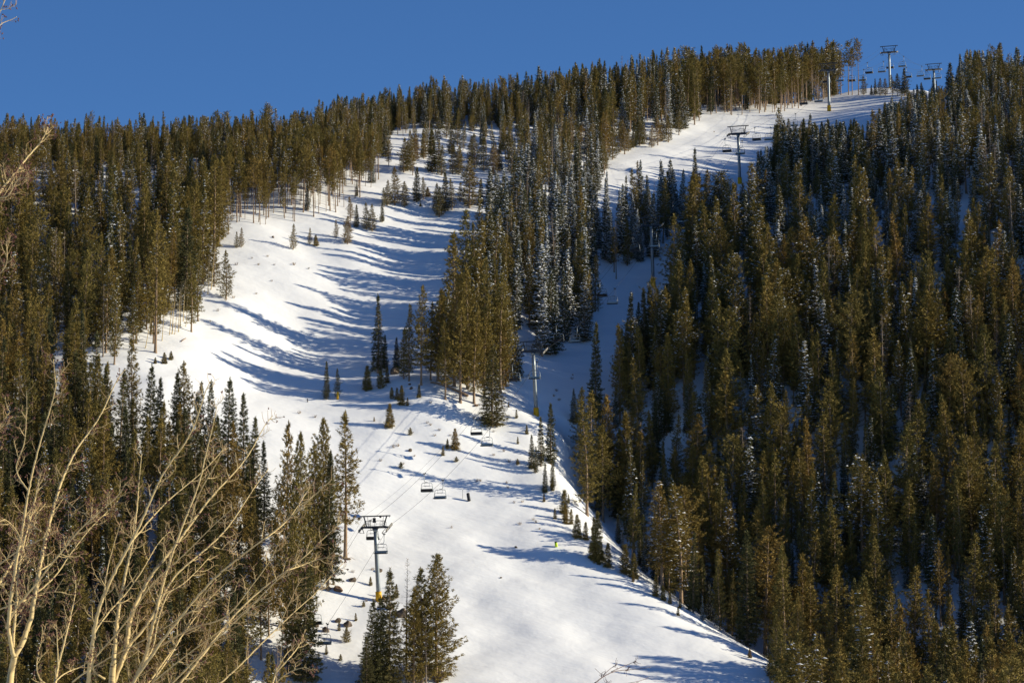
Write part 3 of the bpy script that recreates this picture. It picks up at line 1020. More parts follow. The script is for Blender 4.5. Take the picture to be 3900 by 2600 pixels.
PINES = [('pine_a', 3), ('pine_b', 2.5), ('pine_c', 3), ('pine_d', 1.2), ('pine_e', 2), ('pine_f', 1.4), ('pine_g', 2.4), ('pine_h', 1), ('pine_i', 2.4), ('pine_j', 2)]
SLIM = [('pine_c', 3), ('pine_g', 3), ('pine_a', 2), ('pine_e', 1)]
LODGE = [('lodge_a', 3), ('lodge_b', 2), ('lodge_c', 3), ('lodge_d', 1)]
SPR = [('spruce_a', 2.5), ('spruce_b', 3), ('spruce_c', 2.5), ('spruce_d', 2), ('spruce_e', .8), ('fir_b', .5), ('spruce_f', 2)]
DEAD = [('dead_a', 1), ('dead_b', 1), ('dead_c', 1)]
for i in use:
    x, y = cand[i]
    u, v, k = cu[i], cv[i], reg[i]
    r = r0
    n = NOISE[i]
    snow = 0
    wd = r.uniform(.78, 1.16)
    thin = r.random()
    if k == 0:                                   # left hillside
        name = 'left hillside'
        edge = v > 690 - (u - 850) * .05 and u > 840
        if edge:
            key = pick(r, LODGE + [('pine_g', 1)])
            h = r.uniform(9.5, 13.5)
        else:
            if u < 840 and thin < .12 + .15 * (n < -.9):
                continue
            q = r.random()
            key = pick(r, DEAD) if q < .035 else pick(r, SPR) if q < .2 else pick(r, PINES + LODGE[:1]) if u < 480 or v < 880 else pick(r, [('pine_c', 3), ('pine_e', 4), ('pine_a', 2), ('pine_f', 2), ('fir_b', 1)])
            h = (r.uniform(15, 19) if r.random() < .35 else r.uniform(9, 15)) if v > 880 else r.uniform(8.5, 12.5) if v > 720 else r.uniform(6.8, 10.2)
            snow = int(r.random() < (.2 if u < 900 else .55)) + int(r.random() < .25 and u > 900)
    elif k == 1:
        name = 'lower left stand'
        if thin < .2 or (n < -.9 and thin < .45):
            continue
        q = r.random()
        key = pick(r, DEAD) if q < .03 else pick(r, SPR) if q < .45 else pick(r, PINES)
        h = r.uniform(12.5, 19)
        if u > 850:
            h *= .85
        snow = int(r.random() < .15)
    elif k == 2:
        name = 'ridge forest'
        tall = u > 2560
        q = r.random()
        if tall:
            key = pick(r, LODGE) if q < .62 else pick(r, PINES) if q < .85 else pick(r, SPR) if q < .95 else pick(r, DEAD)
            h = r.uniform(11.5, 16)
        else:
            key = pick(r, SPR) if q < .36 else pick(r, DEAD) if q < .42 else pick(r, SLIM + LODGE[:2])
            h = r.uniform(6.5, 10.5) + float(np.interp(u, [1900, 2500], [0, 4.5]))
            if 1500 < u < 1900 and v > 480 and thin < .3:
                continue
        snow = pick(r, [(0, 2), (1, 4), (2, 3), (3, 1)]) if u < 2560 else pick(r, [(0, 5), (1, 3), (2, 1)])
    elif k == 3:
        name = 'middle stand'
        if thin < (.2 if u > 2000 else 0):
            continue
        q = r.random()
        sp_ = .3 if u < 1950 and v > 1000 else .8
        key = pick(r, SPR) if q < sp_ else pick(r, DEAD) if q < sp_ + .03 else pick(r, SLIM)
        h = r.uniform(9, 14.5) if u > 2250 or v < 900 else r.uniform(11, 17)
        snow = pick(r, [(1, 2), (2, 4), (3, 2.2)]) if key.startswith('spruce') else pick(r, [(0, 2), (1, 3), (2, 1)])
    else:
        name = 'right hillside'
        if thin < .05 or (n < -1.2 and thin < .4):
            continue
        ue = float(np.interp(v, EDGE_V, EDGE_U))
        if 2000 < v < 2900 and (u < ue + (30 if v < 2330 else 65) or (u < ue + 150 and r.random() < .3)):
            continue
        up = v < 1000
        q = r.random()
        s_p = .62 if v < 800 else .5 if up else .3
        key = pick(r, SPR) if q < s_p else pick(r, DEAD) if q < s_p + .035 and u > ue + 400 else pick(r, PINES)
        big = r.random() < .36
        h = r.uniform(9, 14.5) if v < 700 else (r.uniform(13.5, 18.5) if big else r.uniform(7.5, 13)) if up else (r.uniform(16, 20.5) if big else r.uniform(8, 14.5))
        wd *= 1.2 if big else .95
        if key.startswith('spruce'):
            h *= .88
            snow = pick(r, [(1, 3), (2, 5), (3, 2)]) if up else pick(r, [(0, 2), (1, 4), (2, 2), (3, .4)]) if v < 1700 else pick(r, [(0, 5), (1, 4), (2, .6)])
        else:
            snow = pick(r, [(0, .7), (1, 3), (2, 2.5)]) if up else pick(r, [(0, 5), (1, 4)]) if v < 1500 else pick(r, [(0, 8), (1, 1)])
    # tips stay under the line of the open run and the crest behind
    if k == 4 and u < 3660 and v < 900:
        lim = float(np.interp(u, [2600, 2700, 2745, 2780, 2850, 2885, 2930, 2980, 3300, 3350, 3420, 3480, 3620, 3660], [640, 600, 660, 705, 690, 570, 535, 482, 484, 405, 375, 350, 335, 250]))
        lim += r.uniform(0, 40) if u < 2940 else r.uniform(-12, 16)
        if 2940 < u < 3450 and v < lim + 235:
            h = min((v - lim) / (F / cd[i]), 14)
        h = min(h, (v - lim) / (F / cd[i]))
        if h < 3.5:
            continue
    # nothing may stand in front of a tower that the photograph shows free
    for (ub, vb, ua, va), tb in zip(TOWERS[:6], TB):
        if y < tb[1] and abs(u - (ub + ua) / 2) < 34 + wd * 1.3 * F / cd[i] * .8 and v > va:
            h = min(h, (v - vb + 6) / (F / cd[i]))
    if h < 2.5:
        continue
    if k == 2 and 1500 < u < 1900 and v > 470:
        h *= .85
    add_tree(key, (x, y, cz[i] - .05), h, wd, snow, region=name, tilt=tuple(r.normal(0, .026, 2)))
# dense stands of thin trunks at the upper forest edges, and the heart of the knoll clump
BANDS = [([(840, 690), (1290, 590), (1430, 620), (1445, 690), (1370, 770), (1290, 800), (1150, 840), (1000, 858), (880, 866)], 2.5, LODGE + [('pine_g', 1.2)], (7.5, 11), 'left hillside', (0, 4, 1)),
         ([(2620, 470), (2700, 395), (2900, 388), (3110, 345), (3190, 345), (3130, 388), (3030, 412), (2890, 444), (2700, 432)], 3.4, LODGE + [('pine_g', 1), ('pine_h', 1)], (6, 15.5), 'ridge forest', (0, 4, 1)),
         ([(1200, 560), (1290, 510), (1420, 474), (1560, 466), (1700, 452), (1900, 436), (2100, 428), (2350, 412), (2350, 450), (2100, 480), (1900, 505), (1720, 505), (1570, 502), (1500, 520), (1440, 560)], 2.7, SLIM + SPR[:3], (6.5, 9.8), 'ridge forest', (0, 2, 3)),
         ([(-60, 618), (550, 612), (850, 596), (1150, 560), (1200, 590), (850, 640), (550, 655), (-60, 660)], 2.9, PINES, (6.5, 10), 'left hillside', (0, 3, 2)),
         ([(1640, 1395), (1760, 1330), (1900, 1400), (1950, 1465), (1890, 1500), (1790, 1490), (1690, 1450)], 3.3, [('pine_c', 2), ('pine_e', 2), ('pine_a', 2)], (11, 15.5), 'knoll', (0, 3, 2)),
         ([(2950, 700), (2990, 640), (3070, 605), (3200, 588), (3330, 580), (3400, 545), (3450, 560), (3450, 620), (3300, 690), (2960, 770)], 2.5, SPR[:3] + [('pine_c', 2), ('pine_e', 1)], (9.5, 13), 'right hillside', (0, 1, 2)),
         ([(1480, 625), (1550, 545), (1720, 520), (1850, 595), (1950, 680), (1760, 655), (1560, 690)], 6.5, [('pine_e', 3), ('spruce_b', 2), ('pine_c', 2)], (4.5, 9), 'clearing', (0, 2, 3)),
         ([(2420, 1330), (2700, 1250), (3300, 1250), (4100, 1250), (4100, 1900), (3300, 1950), (2700, 1850), (2330, 1700)], 4.6, PINES + SPR, (10, 16.5), 'right hillside', (0, 3, 2))]
for poly, sp2, tab, hr, name, sw in BANDS:
    pts = np.array([hit(u, v)[:2] for u, v in poly if hit(u, v) is not None])
    lo, hi = pts.min(0) - 3, pts.max(0) + 3
    gx, gy = np.meshgrid(np.arange(lo[0], hi[0], sp2), np.arange(lo[1], hi[1], sp2))
    q = np.stack([gx.ravel(), gy.ravel()], 1)
    q = q + r0.uniform(-.48, .48, q.shape) * sp2
    qz = height(q[:, 0], q[:, 1])
    qu, qv, _ = project(q[:, 0], q[:, 1], qz)
    for j in np.nonzero(inside(poly, qu, qv))[0]:
        if r0.random() < .12 or np.min(((HP - q[j]) ** 2).sum(1)) < 1.6:
            continue
        snow = pick(r0, [(0, sw[1]), (1, sw[2])])
        if sp2 == 2.5 and hr[1] == 13:
            hh = (qv[j] - 466 - r0.choice([-14, -4, 4, 12, 24, 40, 64, 95]) - r0.uniform(-8, 8)) / (F / q[j][1])
            add_tree(pick(r0, tab), (q[j][0], q[j][1], qz[j] - .05), min(max(hh, 4), 13.5), r0.uniform(.9, 1.2), snow * 2, region=name)
            continue
        add_tree(pick(r0, tab), (q[j][0], q[j][1], qz[j] - .05), r0.uniform(*hr) + (float(np.interp(qu[j], [1900, 2500], [0, 4])) if hr[1] == 9.8 else 0), r0.uniform(.85, 1.15) * (.74 if sp2 == 2.5 else 1), snow, region=name, tilt=tuple(r0.normal(0, .03, 2)))
# young spruces along the bank of the gully
for j in range(12):
    v = r0.uniform(1650, 2570)
    u = float(np.interp(v, EDGE_V, EDGE_U)) + r0.uniform(-70, 6) - (30 if v > 2300 else 0) * 0
    p = hit(u, v)
    if p is None or (v > 2250 and u < float(np.interp(v, EDGE_V, EDGE_U)) - 18):
        continue
    add_tree(pick(r0, [('young_a', 2), ('young_b', 3), ('young_c', 1)]), p, r0.uniform(.6, 2.6), r0.uniform(.8, 1.2), 0, region='gully bank')
# understory firs near the forest floors
for i in use:
    if r0.random() < .13 and reg[i] in (0, 3, 4):
        x, y = cand[i] + r0.uniform(-1.7, 1.7, 2)
        add_tree(pick(r0, [('spruce_b', 1), ('spruce_c', 1), ('spruce_a', 1)]), (x, y, float(height(x, y))), r0.uniform(3, 7), 1.2, pick(r0, [(0, 1), (1, 2), (2, 2)]), region='understory')

# visibility: paint tree outlines far to near on a coarse picture
QW, QH, QS = 975, 650, 4.0
buf = np.full((QH, QW), -1, np.int32)
P_ = np.array([t['pos'] for t in TREES])
tu, tv, td = project(P_[:, 0], P_[:, 1], P_[:, 2])
Hh = np.array([t['H'] for t in TREES])
pu, pv, _ = project(P_[:, 0], P_[:, 1], P_[:, 2] + Hh)
order = np.argsort(-td)
for i in order:
    t = TREES[i]
    wpx = t['R'] * F / td[i] / QS
    y0, y1 = pv[i] / QS, tv[i] / QS
    for yy in range(max(0, int(y0)), min(QH, int(y1) + 1)):
        f = (yy - y0) / max(1e-6, y1 - y0)
        cbt = 1 - PROTO[t['key']]['cb']
        hw = wpx * (min(1, .15 + f * 1.3) * .85) if f < cbt else .6
        if t['kind'] == 'dead':
            hw = .5
        a, b = int(round(tu[i] / QS - hw)), int(round(tu[i] / QS + hw))
        if b >= 0 and a < QW:
            buf[yy, max(0, a):min(QW, b + 1)] = i
vis = np.bincount(buf[buf >= 0], minlength=len(TREES))
for i, t in enumerate(TREES):
    t['vis'] = int(vis[i])
    t['tip'] = (pu[i], pv[i])
    t['hpx'] = tv[i] - pv[i]
NAMES = {'pine': 'lodgepole_pine', 'lodge': 'lodgepole_pine', 'spruce': 'spruce_tree', 'young': 'young_spruce', 'dead': 'dead_pine', 'aspen': 'bare_aspen'}
GROUPS = {'lodgepole_pine': 'pines of the mountain forest', 'spruce_tree': 'spruces of the mountain forest', 'young_spruce': 'young spruces scattered on the snow', 'dead_pine': 'dead pines standing in the forest', 'bare_aspen': 'bare aspens at the left forest edge'}
ONES = 'zero one two three four five six seven eight nine ten eleven twelve thirteen fourteen fifteen sixteen seventeen eighteen nineteen'.split()
TENS = '- - twenty thirty forty fifty sixty seventy eighty ninety'.split()


def words_of(n):
    n = int(max(1, min(99, n)))
    if n < 20:
        return ONES[n]
    return TENS[n // 10] + ('-' + ONES[n % 10] if n % 10 else '')


indiv = []
for nm in ('lodgepole_pine', 'spruce_tree', 'young_spruce', 'dead_pine', 'bare_aspen'):
    mem = [t for t in TREES if NAMES[t['kind']] == nm]
    mem.sort(key=lambda t: (-t['hand'], -t['vis']))
    n_in = 0
    for t in mem:
        t['ind'] = n_in < 298 and ((t['hand'] and t['vis'] > 0) or t['vis'] >= 3 or (t['hand'] and t['kind'] == 'dead'))
        n_in += t['ind']
    print(nm, len(mem), 'individual', n_in)
FIRST = {}
used_labels = {}
for t in TREES:
    if not t['ind']:
        continue
    nm = NAMES[t['kind']]
    pr = PROTO[t['key']]
    lab = t['label']
    if lab is None:
        big = 'tall ' if t['hpx'] > 330 else 'small ' if t['hpx'] < 150 else ''
        st = {'dead': 'bare dead pine', 'lodge': 'bare-trunked pine', 'pine': 'olive pine', 'spruce': 'dark spruce', 'young': 'young spruce', 'aspen': 'pale leafless aspen'}[t['kind']]
        if t['snow'] >= 2:
            st = 'snow-laden ' + st.split()[-1]
        elif t['snow'] == 1:
            st = 'snow-flecked ' + st.split()[-1]
        where = {'left hillside': 'on left hillside', 'lower left stand': 'in lower-left stand', 'ridge forest': 'in ridge forest', 'middle stand': 'in middle stand', 'right hillside': 'on right hillside',
                 'understory': 'under taller trees', 'clearing': 'in the clearing', 'left forest edge': 'at left forest edge', 'knoll': 'in knoll clump', 'gully bank': 'on gully bank'}.get(t['region'], 'on the slope')
        lab = '%s%s %s, tip %s percent across, %s percent down' % (big, st, where, words_of(round(t['tip'][0] / 39)), words_of(round(t['tip'][1] / 26)))
        if lab in used_labels:
            lab = lab.replace(', tip', ', neighbouring tip' if used_labels[lab] == 1 else ', crowded tip', 1)
        used_labels[lab] = used_labels.get(lab, 0) + 1
    o = thing(nm, lab, 'tree', tuple(t['pos']), 0, GROUPS[nm])
    o.rotation_euler = (t['tilt'][0], t['tilt'][1], t['rz'])
    o.scale = (t['sx'], t['sx'], t['sz'])
    a = link('trunk', pr['trunk'], o)
    b = link('crown' if t['kind'] not in ('dead', 'aspen') else 'branch_sprays', pr['crown'], o)
    s = None
    if t['snow']:
        s = link('snow_clumps', pr['snow'][t['snow']], o)
    FIRST.setdefault((t['key'], t['snow']), (a, b, s))


def forest_stuff(name, label, rows):
    """the rest of a kind, too many to list: one object, copies placed on its points by geometry nodes"""
    keys = sorted({(t['key'], t['snow']) for t in rows})
    for t in rows:
        k = (t['key'], t['snow'])
        if k not in FIRST:
            alt = [q for q in FIRST if q[0] == t['key']] or [q for q in FIRST if NAMES[PROTO[q[0]]['kind']] == NAMES[t['kind']]]
            k = alt[0]
        t['k'] = k
    keys = sorted({t['k'] for t in rows})
    me = bpy.data.meshes.new(name)
    me.vertices.add(len(rows))
    me.vertices.foreach_set('co', np.array([t['pos'] for t in rows], np.float32).ravel())
    for an, ty, val in (('rot', 'FLOAT_VECTOR', [(t['tilt'][0], t['tilt'][1], t['rz']) for t in rows]), ('scl', 'FLOAT_VECTOR', [(t['sx'], t['sx'], t['sz']) for t in rows])):
        at_ = me.attributes.new(an, ty, 'POINT')
        at_.data.foreach_set('vector', np.array(val, np.float32).ravel())
    at_ = me.attributes.new('idx', 'INT', 'POINT')
    at_.data.foreach_set('value', np.array([keys.index(t['k']) for t in rows], np.int32))
    o = link(name, me)
    tag(o, label, None, None, 'stuff')
    ng = bpy.data.node_groups.new(name, 'GeometryNodeTree')
    ng.interface.new_socket('Geometry', in_out='INPUT', socket_type='NodeSocketGeometry')
    ng.interface.new_socket('Geometry', in_out='OUTPUT', socket_type='NodeSocketGeometry')
    gi = ng.nodes.new('NodeGroupInput')
    go = ng.nodes.new('NodeGroupOutput')
    jn = ng.nodes.new('GeometryNodeJoinGeometry')
    ng.links.new(jn.outputs[0], go.inputs[0])

    def named(n, ty):
        nd = ng.nodes.new('GeometryNodeInputNamedAttribute')
        nd.data_type = ty
        nd.inputs['Name'].default_value = n
        return nd.outputs['Attribute']
    ar, as_, ai = named('rot', 'FLOAT_VECTOR'), named('scl', 'FLOAT_VECTOR'), named('idx', 'INT')
    e2r = ng.nodes.new('FunctionNodeEulerToRotation')
    ng.links.new(ar, e2r.inputs[0])
    for q, k in enumerate(keys):
        j2 = ng.nodes.new('GeometryNodeJoinGeometry')
        for ob in FIRST[k]:
            if ob is None:
                continue
            oi = ng.nodes.new('GeometryNodeObjectInfo')
            oi.transform_space = 'ORIGINAL'
            oi.inputs['Object'].default_value = ob
            ng.links.new(oi.outputs['Geometry'], j2.inputs[0])
        g2 = ng.nodes.new('GeometryNodeGeometryToInstance')
        ng.links.new(j2.outputs[0], g2.inputs[0])
        cmp_ = ng.nodes.new('FunctionNodeCompare')
        cmp_.data_type = 'INT'
        cmp_.operation = 'EQUAL'
        ia = [s for s in cmp_.inputs if s.type == 'INT']
        ng.links.new(ai, ia[0])
        ia[1].default_value = q
        ip = ng.nodes.new('GeometryNodeInstanceOnPoints')
        ng.links.new(gi.outputs[0], ip.inputs['Points'])
        ng.links.new(cmp_.outputs[0], ip.inputs['Selection'])
        ng.links.new(g2.outputs[0], ip.inputs['Instance'])
        ng.links.new(e2r.outputs[0], ip.inputs['Rotation'])
        ng.links.new(as_, ip.inputs['Scale'])
        ng.links.new(ip.outputs[0], jn.inputs[0])
    md = o.modifiers.new('trees', 'NODES')
    md.node_group = ng
    return o


rest = [t for t in TREES if not t['ind']]
forest_stuff('pine_forest', 'rest of the olive pine forest covering the hillsides', [t for t in rest if t['kind'] in ('pine', 'lodge')])
forest_stuff('spruce_forest', 'rest of the dark snow flecked spruces covering the hillsides', [t for t in rest if t['kind'] in ('spruce', 'young')])
dd = [t for t in rest if t['kind'] == 'dead']
if dd:
    forest_stuff('dead_forest', 'rest of the grey dead trees scattered through the forest', dd)
print('trees', len(TREES), 'individual', sum(t['ind'] for t in TREES))
# ------------------------------------------------------------------ chairlift
GAUGE = 2.25
# crossarm centres
TA = []
for (ub, vb, ua, va), b in zip(TOWERS, TB):
    b = np.array([b[0], b[1], float(height(b[0], b[1]))])
    kx, kz = ray(ua, va)
    # on the vertical plane through the base along the line, leaning back: solve s, with x = b.x - s*LDIR.x
    s = (b[0] - float(kx) * b[1]) / (LDIR[0] - float(kx) * LDIR[1])
    s = min(max(s, .3), 1.8)
    y = b[1] - s * LDIR[1]
    TA.append((b, np.array([b[0] - s * LDIR[0], y, float(kz) * y])))
for k_, (b_, a_) in enumerate(TA):
    print('tower', k_ + 1, b_.round(1), 'height', round(float(a_[2] - b_[2]), 2), 'lean', round(float(np.hypot(*(a_ - b_)[:2])), 2))


def rope_pts(side, dz=0.0):
    """points of the haul rope on one side (-1 = up-going at the left, 1 = down-going), all along the line"""
    A = []
    first = TA[0][1] + np.array([-LDIR[0] * 62, -LDIR[1] * 62, -36.0])
    last = TA[-1][1] + np.array([LDIR[0] * 75, LDIR[1] * 75, 6.0])
    for p in [first] + [t[1] for t in TA] + [last]:
        A.append(np.array([p[0] + side * GAUGE * LRIGHT[0], p[1] + side * GAUGE * LRIGHT[1], p[2] + .12 + dz]))
    out = []
    for a, b in zip(A[:-1], A[1:]):
        n = 26
        sag = .0042 * np.linalg.norm(b - a) ** 2 / 10
        for k in range(n):
            t = k / n
            p = a + (b - a) * t
            p[2] -= 4 * sag * t * (1 - t)
            out.append(p)
    out.append(A[-1])
    return np.array(out)


ROPE = {s: rope_pts(s) for s in (-1, 1)}
for s, lab in ((-1, 'thin dark haul rope carrying the dark backed chairs uphill'), (1, 'thin dark haul rope carrying the pale chairs back downhill')):
    m = MB()
    m.tube(ROPE[s], .022, 5)
    tag(m.obj('haul_rope', M_dark, smooth=True), lab, 'rope')
m = MB()
cm = rope_pts(-1, 1.62)
cm[:, 0] += LRIGHT[0] * .45
cm[:, 1] += LRIGHT[1] * .45
m.tube(cm, .014, 4)
tag(m.obj('signal_cable', M_dark, smooth=True), 'thinnest cable strung along the tops of the lift towers', 'cable')


def rope_dir(side, p):
    r = ROPE[side]
    k = int(np.argmin(np.abs(r[:, 1] - p[1])))
    k = min(max(k, 2), len(r) - 3)
    d = r[k + 2] - r[k - 2]
    return d / np.linalg.norm(d)


TLAB = ['grey lift tower nearest the viewer, beside the spruce group on the lower run',
        'grey lift tower on the knoll with yellow pad in dappled shade',
        'grey lift tower half hidden among the dark snowy spruces',
        'grey lift tower standing in the blue shade of the upper run, yellow pad unlit',
        'grey lift tower with yellow foot on sunlit snow beside the upper pine stand',
        'grey lift tower on the crest, standing fully against the blue sky',
        'farthest lift tower, its foot behind the crest and small firs']


def tower(k):
    b, a = TA[k]
    H = a[2] - b[2]
    t = thing('lift_tower', TLAB[k], 'lift tower', tuple(b), LROT, 'towers of the chairlift line')
    ly = -float(np.hypot(a[0] - b[0], a[1] - b[1]))        # lean along -line (local -y)
    axis_ = np.array([0, ly, H])
    axis_n = axis_ / np.linalg.norm(axis_)
    m = MB()
    m.tube([(0, ly * f, H * f) for f in (-.05, .25, .5, .75, .955)], [.35, .34, .325, .31, .30], 24)
    m.tube([(0, ly * .94, H * .94), (0, ly * .975, H * .975)], [.32, .44], 16)
    m.obj('pole', M_grey, t, True)
    # padded foot
    m = MB()
    ph = 1.45
    q = [0, .02, .5, .97, 1]
    m.tube([tuple(axis_n * (ph * f - .12)) for f in q], [.47, .5, .485, .47, .41], 14)
    for zz in (.45, .95):
        m.tube([tuple(axis_n * (ph * zz - .02)), tuple(axis_n * (ph * zz + .04))], [.497, .495], 14)
    m.obj('base_pad', M_yellow, t, True)
    # crossarm
    m = MB()
    c0 = np.array([0, ly, H])
    m.box(0, ly, H - .02, 3.5, .42, .34)
    m.box(-1.9, ly, H - .05, .5, .6, .26)
    m.box(1.9, ly, H - .05, .5, .6, .26)
    m.box(0, ly, H - .2, .9, .6, .12)
    ca = m.obj('crossarm', M_dark, t)
    # lifting frame
    m = MB()
    top = 1.62
    for s in (-1, 1):
        m.beam((s * 1.42, ly, H + .1), (s * 1.86, ly, H + top), .14, .16)
    m.beam((-2.46, ly, H + top + .05), (2.46, ly, H + top + .05), .2, .17)
    m.beam((-1.6, ly + .08, H + .95), (1.6, ly + .08, H + .95), .05, .05)
    for s in (-1, 1):
        m.beam((s * 1.2, ly + .1, H + .1), (s * 1.28, ly + .1, H + top), .05, .05)
        m.beam((s * 1.76, ly - .06, H + 1.25), (s * 1.28, ly + .1, H + .5), .04, .04)
        m.beam((s * 2.3, ly, H + top), (s * 2.3, ly, H + top - .22), .05, .05)
    m.obj('lifting_frame', M_dark, t)
    # catwalks with rails
    for s in (-1, 1):
        m = MB()
        x0 = s * .95
        m.box(x0, ly + .62, H - .12, 1.25, .5, .05)
        m.box(x0, ly - .62, H - .12, 1.25, .5, .05)
        for yy in (ly - .84, ly + .84):
            a0, a1 = x0 - .5, x0 + .5
            r_ = .1
            m.tube([(a0, yy, H - .1), (a0, yy, H + .78), (a0 + r_, yy, H + .9), (a1 - r_, yy, H + .9), (a1, yy, H + .78), (a1, yy, H - .1)], .028, 6)
            m.tube([(a0, yy, H + .4), (a1, yy, H + .4)], .022, 5)
        m.beam((s * 1.9, ly - .5, H - .25), (s * 1.45, ly - .9, H - 1.0), .07, .07)
        m.beam((s * 2.25, ly - .5, H - .3), (s * 2.1, ly - .95, H - .95), .06, .06)
        m.beam((s * 1.45, ly - .9, H - 1.0), (s * 2.15, ly - .95, H - .95), .2, .05)
        m.obj('catwalk', M_dark, t)
    # sheave trains
    for s in (-1, 1):
        p = np.array([a[0] + s * GAUGE * LRIGHT[0], a[1] + s * GAUGE * LRIGHT[1], a[2]])
        d = rope_dir(s, p)
        sl = math.atan2(d[2], math.hypot(d[0], d[1]))
        nw = 8 if k < 4 else 6
        half = .34 * nw / 2 + .1
        m = MB()
        cs, sn = math.cos(sl), math.sin(sl)

        def P(yy, zz):
            return (s * GAUGE, ly + yy * cs - zz * sn, H + .12 + yy * sn + zz * cs)
        dn = -.26
        m.beam(P(-half, dn - .1), P(half, dn - .1), .08, .14)
        for q in range(nw // 2):
            y0 = (q - (nw / 2 - 1) / 2) * .68
            m.beam(P(y0 - .3, dn + .03), P(y0 + .3, dn + .03), .1, .12)
        m.box(s * GAUGE * .97, ly, H - .16, .3, .4, .3)
        fr = m.obj('sheave_train', M_dark, t)
        for q in range(nw):
            y0 = (q - (nw - 1) / 2) * .35
            cc = np.array(P(y0, dn + .08))
            mm = MB()
            mm.tube([cc - np.array([.075, 0, 0]), cc + np.array([.075, 0, 0])], [.165, .165], 12)
            mm.obj('sheave_wheel', M_rubber, fr, True)
    if k == 0:
        m = MB()
        m.box(-.12, ly - .1, H + 1.02, .48, .05, .72)
        m.obj('number_board', M_black, t)
        m = MB()
        m.box(.85, ly - .02, H + top - .14, .26, .2, .18)
        m.obj('junction_box', M_black, t)
    return t


for k in range(7):
    tower(k)


# chairs ---------------------------------------------------------------
def make_chair():
    t = thing('lift_chair', '-', 'lift chair', (0, 0, 0), 0, 'four seat chairs hanging from the lift rope')
    # local frame: origin at the grip on the rope, rider faces +y, seat centre at x = +0.45
    m = MB()
    m.box(0, 0, .02, .16, .52, .14)
    m.tube([(-.2, 0, .06), (.2, 0, .06)], .05, 6)
    m.box(.12, .18, .13, .1, .16, .16)
    m.obj('grip', M_dark, t)
    m = MB()
    m.tube([(0, 0, 0), (0, 0, -.9), (.015, 0, -1.12), (.08, 0, -1.29), (.2, 0, -1.38), (.45, 0, -1.4)], [.05, .05, .05, .05, .05, .05], 8)
    m.box(.45, 0, -1.41, .26, .16, .14)
    m.obj('hanger', M_grey, t, True)
    m = MB()
    X = .45
    w1, w2 = .72, 1.02
    m.tube([(X - w2, .0, -2.78), (X - w2 - .02, 0, -2.55), (X - w1 - .18, 0, -1.68), (X - w1 - .08, 0, -1.53), (X - w1 + .06, 0, -1.47), (X, 0, -1.45),
            (X + w1 - .06, 0, -1.47), (X + w1 + .08, 0, -1.53), (X + w1 + .18, 0, -1.68), (X + w2 + .02, 0, -2.55), (X + w2, 0, -2.78)], .04, 8)
    m.obj('bail_frame', M_grey, t, True)
    m = MB()
    m.tube([(X - .95, .0, -2.66), (X - .95, .1, -2.4), (X - .84, .12, -2.02), (X - .7, .12, -1.96), (X + .7, .12, -1.96), (X + .84, .12, -2.02), (X + .95, .1, -2.4), (X + .95, 0, -2.66)], .022, 6)
    m.tube([(X - .55, .12, -1.96), (X + .55, .12, -1.96)], .045, 6)
    for q in (-.42, .42):
        m.tube([(X + q, .02, -1.47), (X + q * .9, .12, -1.96)], .02, 5)
        m.tube([(X + q * .8, .12, -1.96), (X + q * .8, .22, -2.18)], .016, 5)
    m.obj('restraint_bar', M_grey, t, True)
    m = MB()
    m.box(X, .24, -2.86, 2.02, .5, .1, (R(4), 0, 0), 0)
    m.box(X, .5, -2.87, 2.04, .07, .12, None, 1)
    m.box(X, .24, -2.925, 1.9, .4, .03, (R(4), 0, 0), 1)
    m.obj('seat', [M_black, M_dark], t)
    m = MB()
    m.box(X, -.05, -2.64, 2.0, .05, .42, (R(12), 0, 0), 0)
    m.box(X, -.088, -2.64, 1.98, .04, .4, (R(12), 0, 0), 1)
    for q in range(4):
        m.box(X + (q - 1.5) * .5, -.015, -2.63, .46, .03, .34, (R(12), 0, 0), 0)
    m.obj('backrest', [M_slat, M_black], t)
    for q in (-1, 1):
        m = MB()
        m.tube([(X + q * 1.03, -.12, -2.84), (X + q * 1.05, .2, -2.66), (X + q * 1.05, .48, -2.72), (X + q * 1.03, .5, -2.9), (X + q * 1.02, .1, -2.9), (X + q * 1.03, -.12, -2.84)], .03, 6)
        m.obj('side_frame', M_grey, t, True)
    return t


# grips: pixel column in the photograph, side of the line
CH = [(-1, u) for u in (1191, 1409, 1616, 1805, 1951, 2118, 2284, 2410, 2562, 2665, 2761, 2874, 2960, 3053, 3140, 3236, 3303, 3383, 3452, 3525)] + \
     [(1, u) for u in (1248, 1463, 1687, 1865, 2046, 2198, 2342, 2500, 2606, 2718, 2827, 2936, 3030, 3125, 3205, 3290, 3365, 3442, 3511, 3577)]
UP = ['lowest dark backed chair going up, low over rocks near the bare aspen twigs', 'uphill chair just behind the nearest tower frame, hidden partly by its crossarm',
      'dark backed uphill chair above the open sunny run, left of its pale partner', 'uphill chair with snow on its seat, by the large spruce on the knoll foot',
      'uphill chair against the dark pine clump, left of the knoll tower', 'uphill chair in shade among dark spruces, above the knoll tower',
      'uphill chair in shade near the blue snow pocket, frame glinting', 'uphill chair left of the half hidden spruce tower, dark on dark',
      'uphill chair just above the half hidden spruce tower', 'uphill chair in the gap before the shaded upper tower, over blue snow',
      'dark chair hanging just left of the shaded upper tower top', 'dark chair over sunlit snow, right of the shaded upper tower',
      'dark chair over the sunny snow lip, second beyond the shaded upper tower', 'dark chair before the tall pine trunks, below the sunlit upper tower',
      'dark chair right behind the sunlit upper tower pole', 'dark chair against the pale pine trunks near the crest', 'dark chair in the sky, first left of the crest tower',
      'dark chair directly behind the crest tower pole', 'dark chair in the sky, first right of the crest tower', 'dark chair in the sky beside the farthest tower']
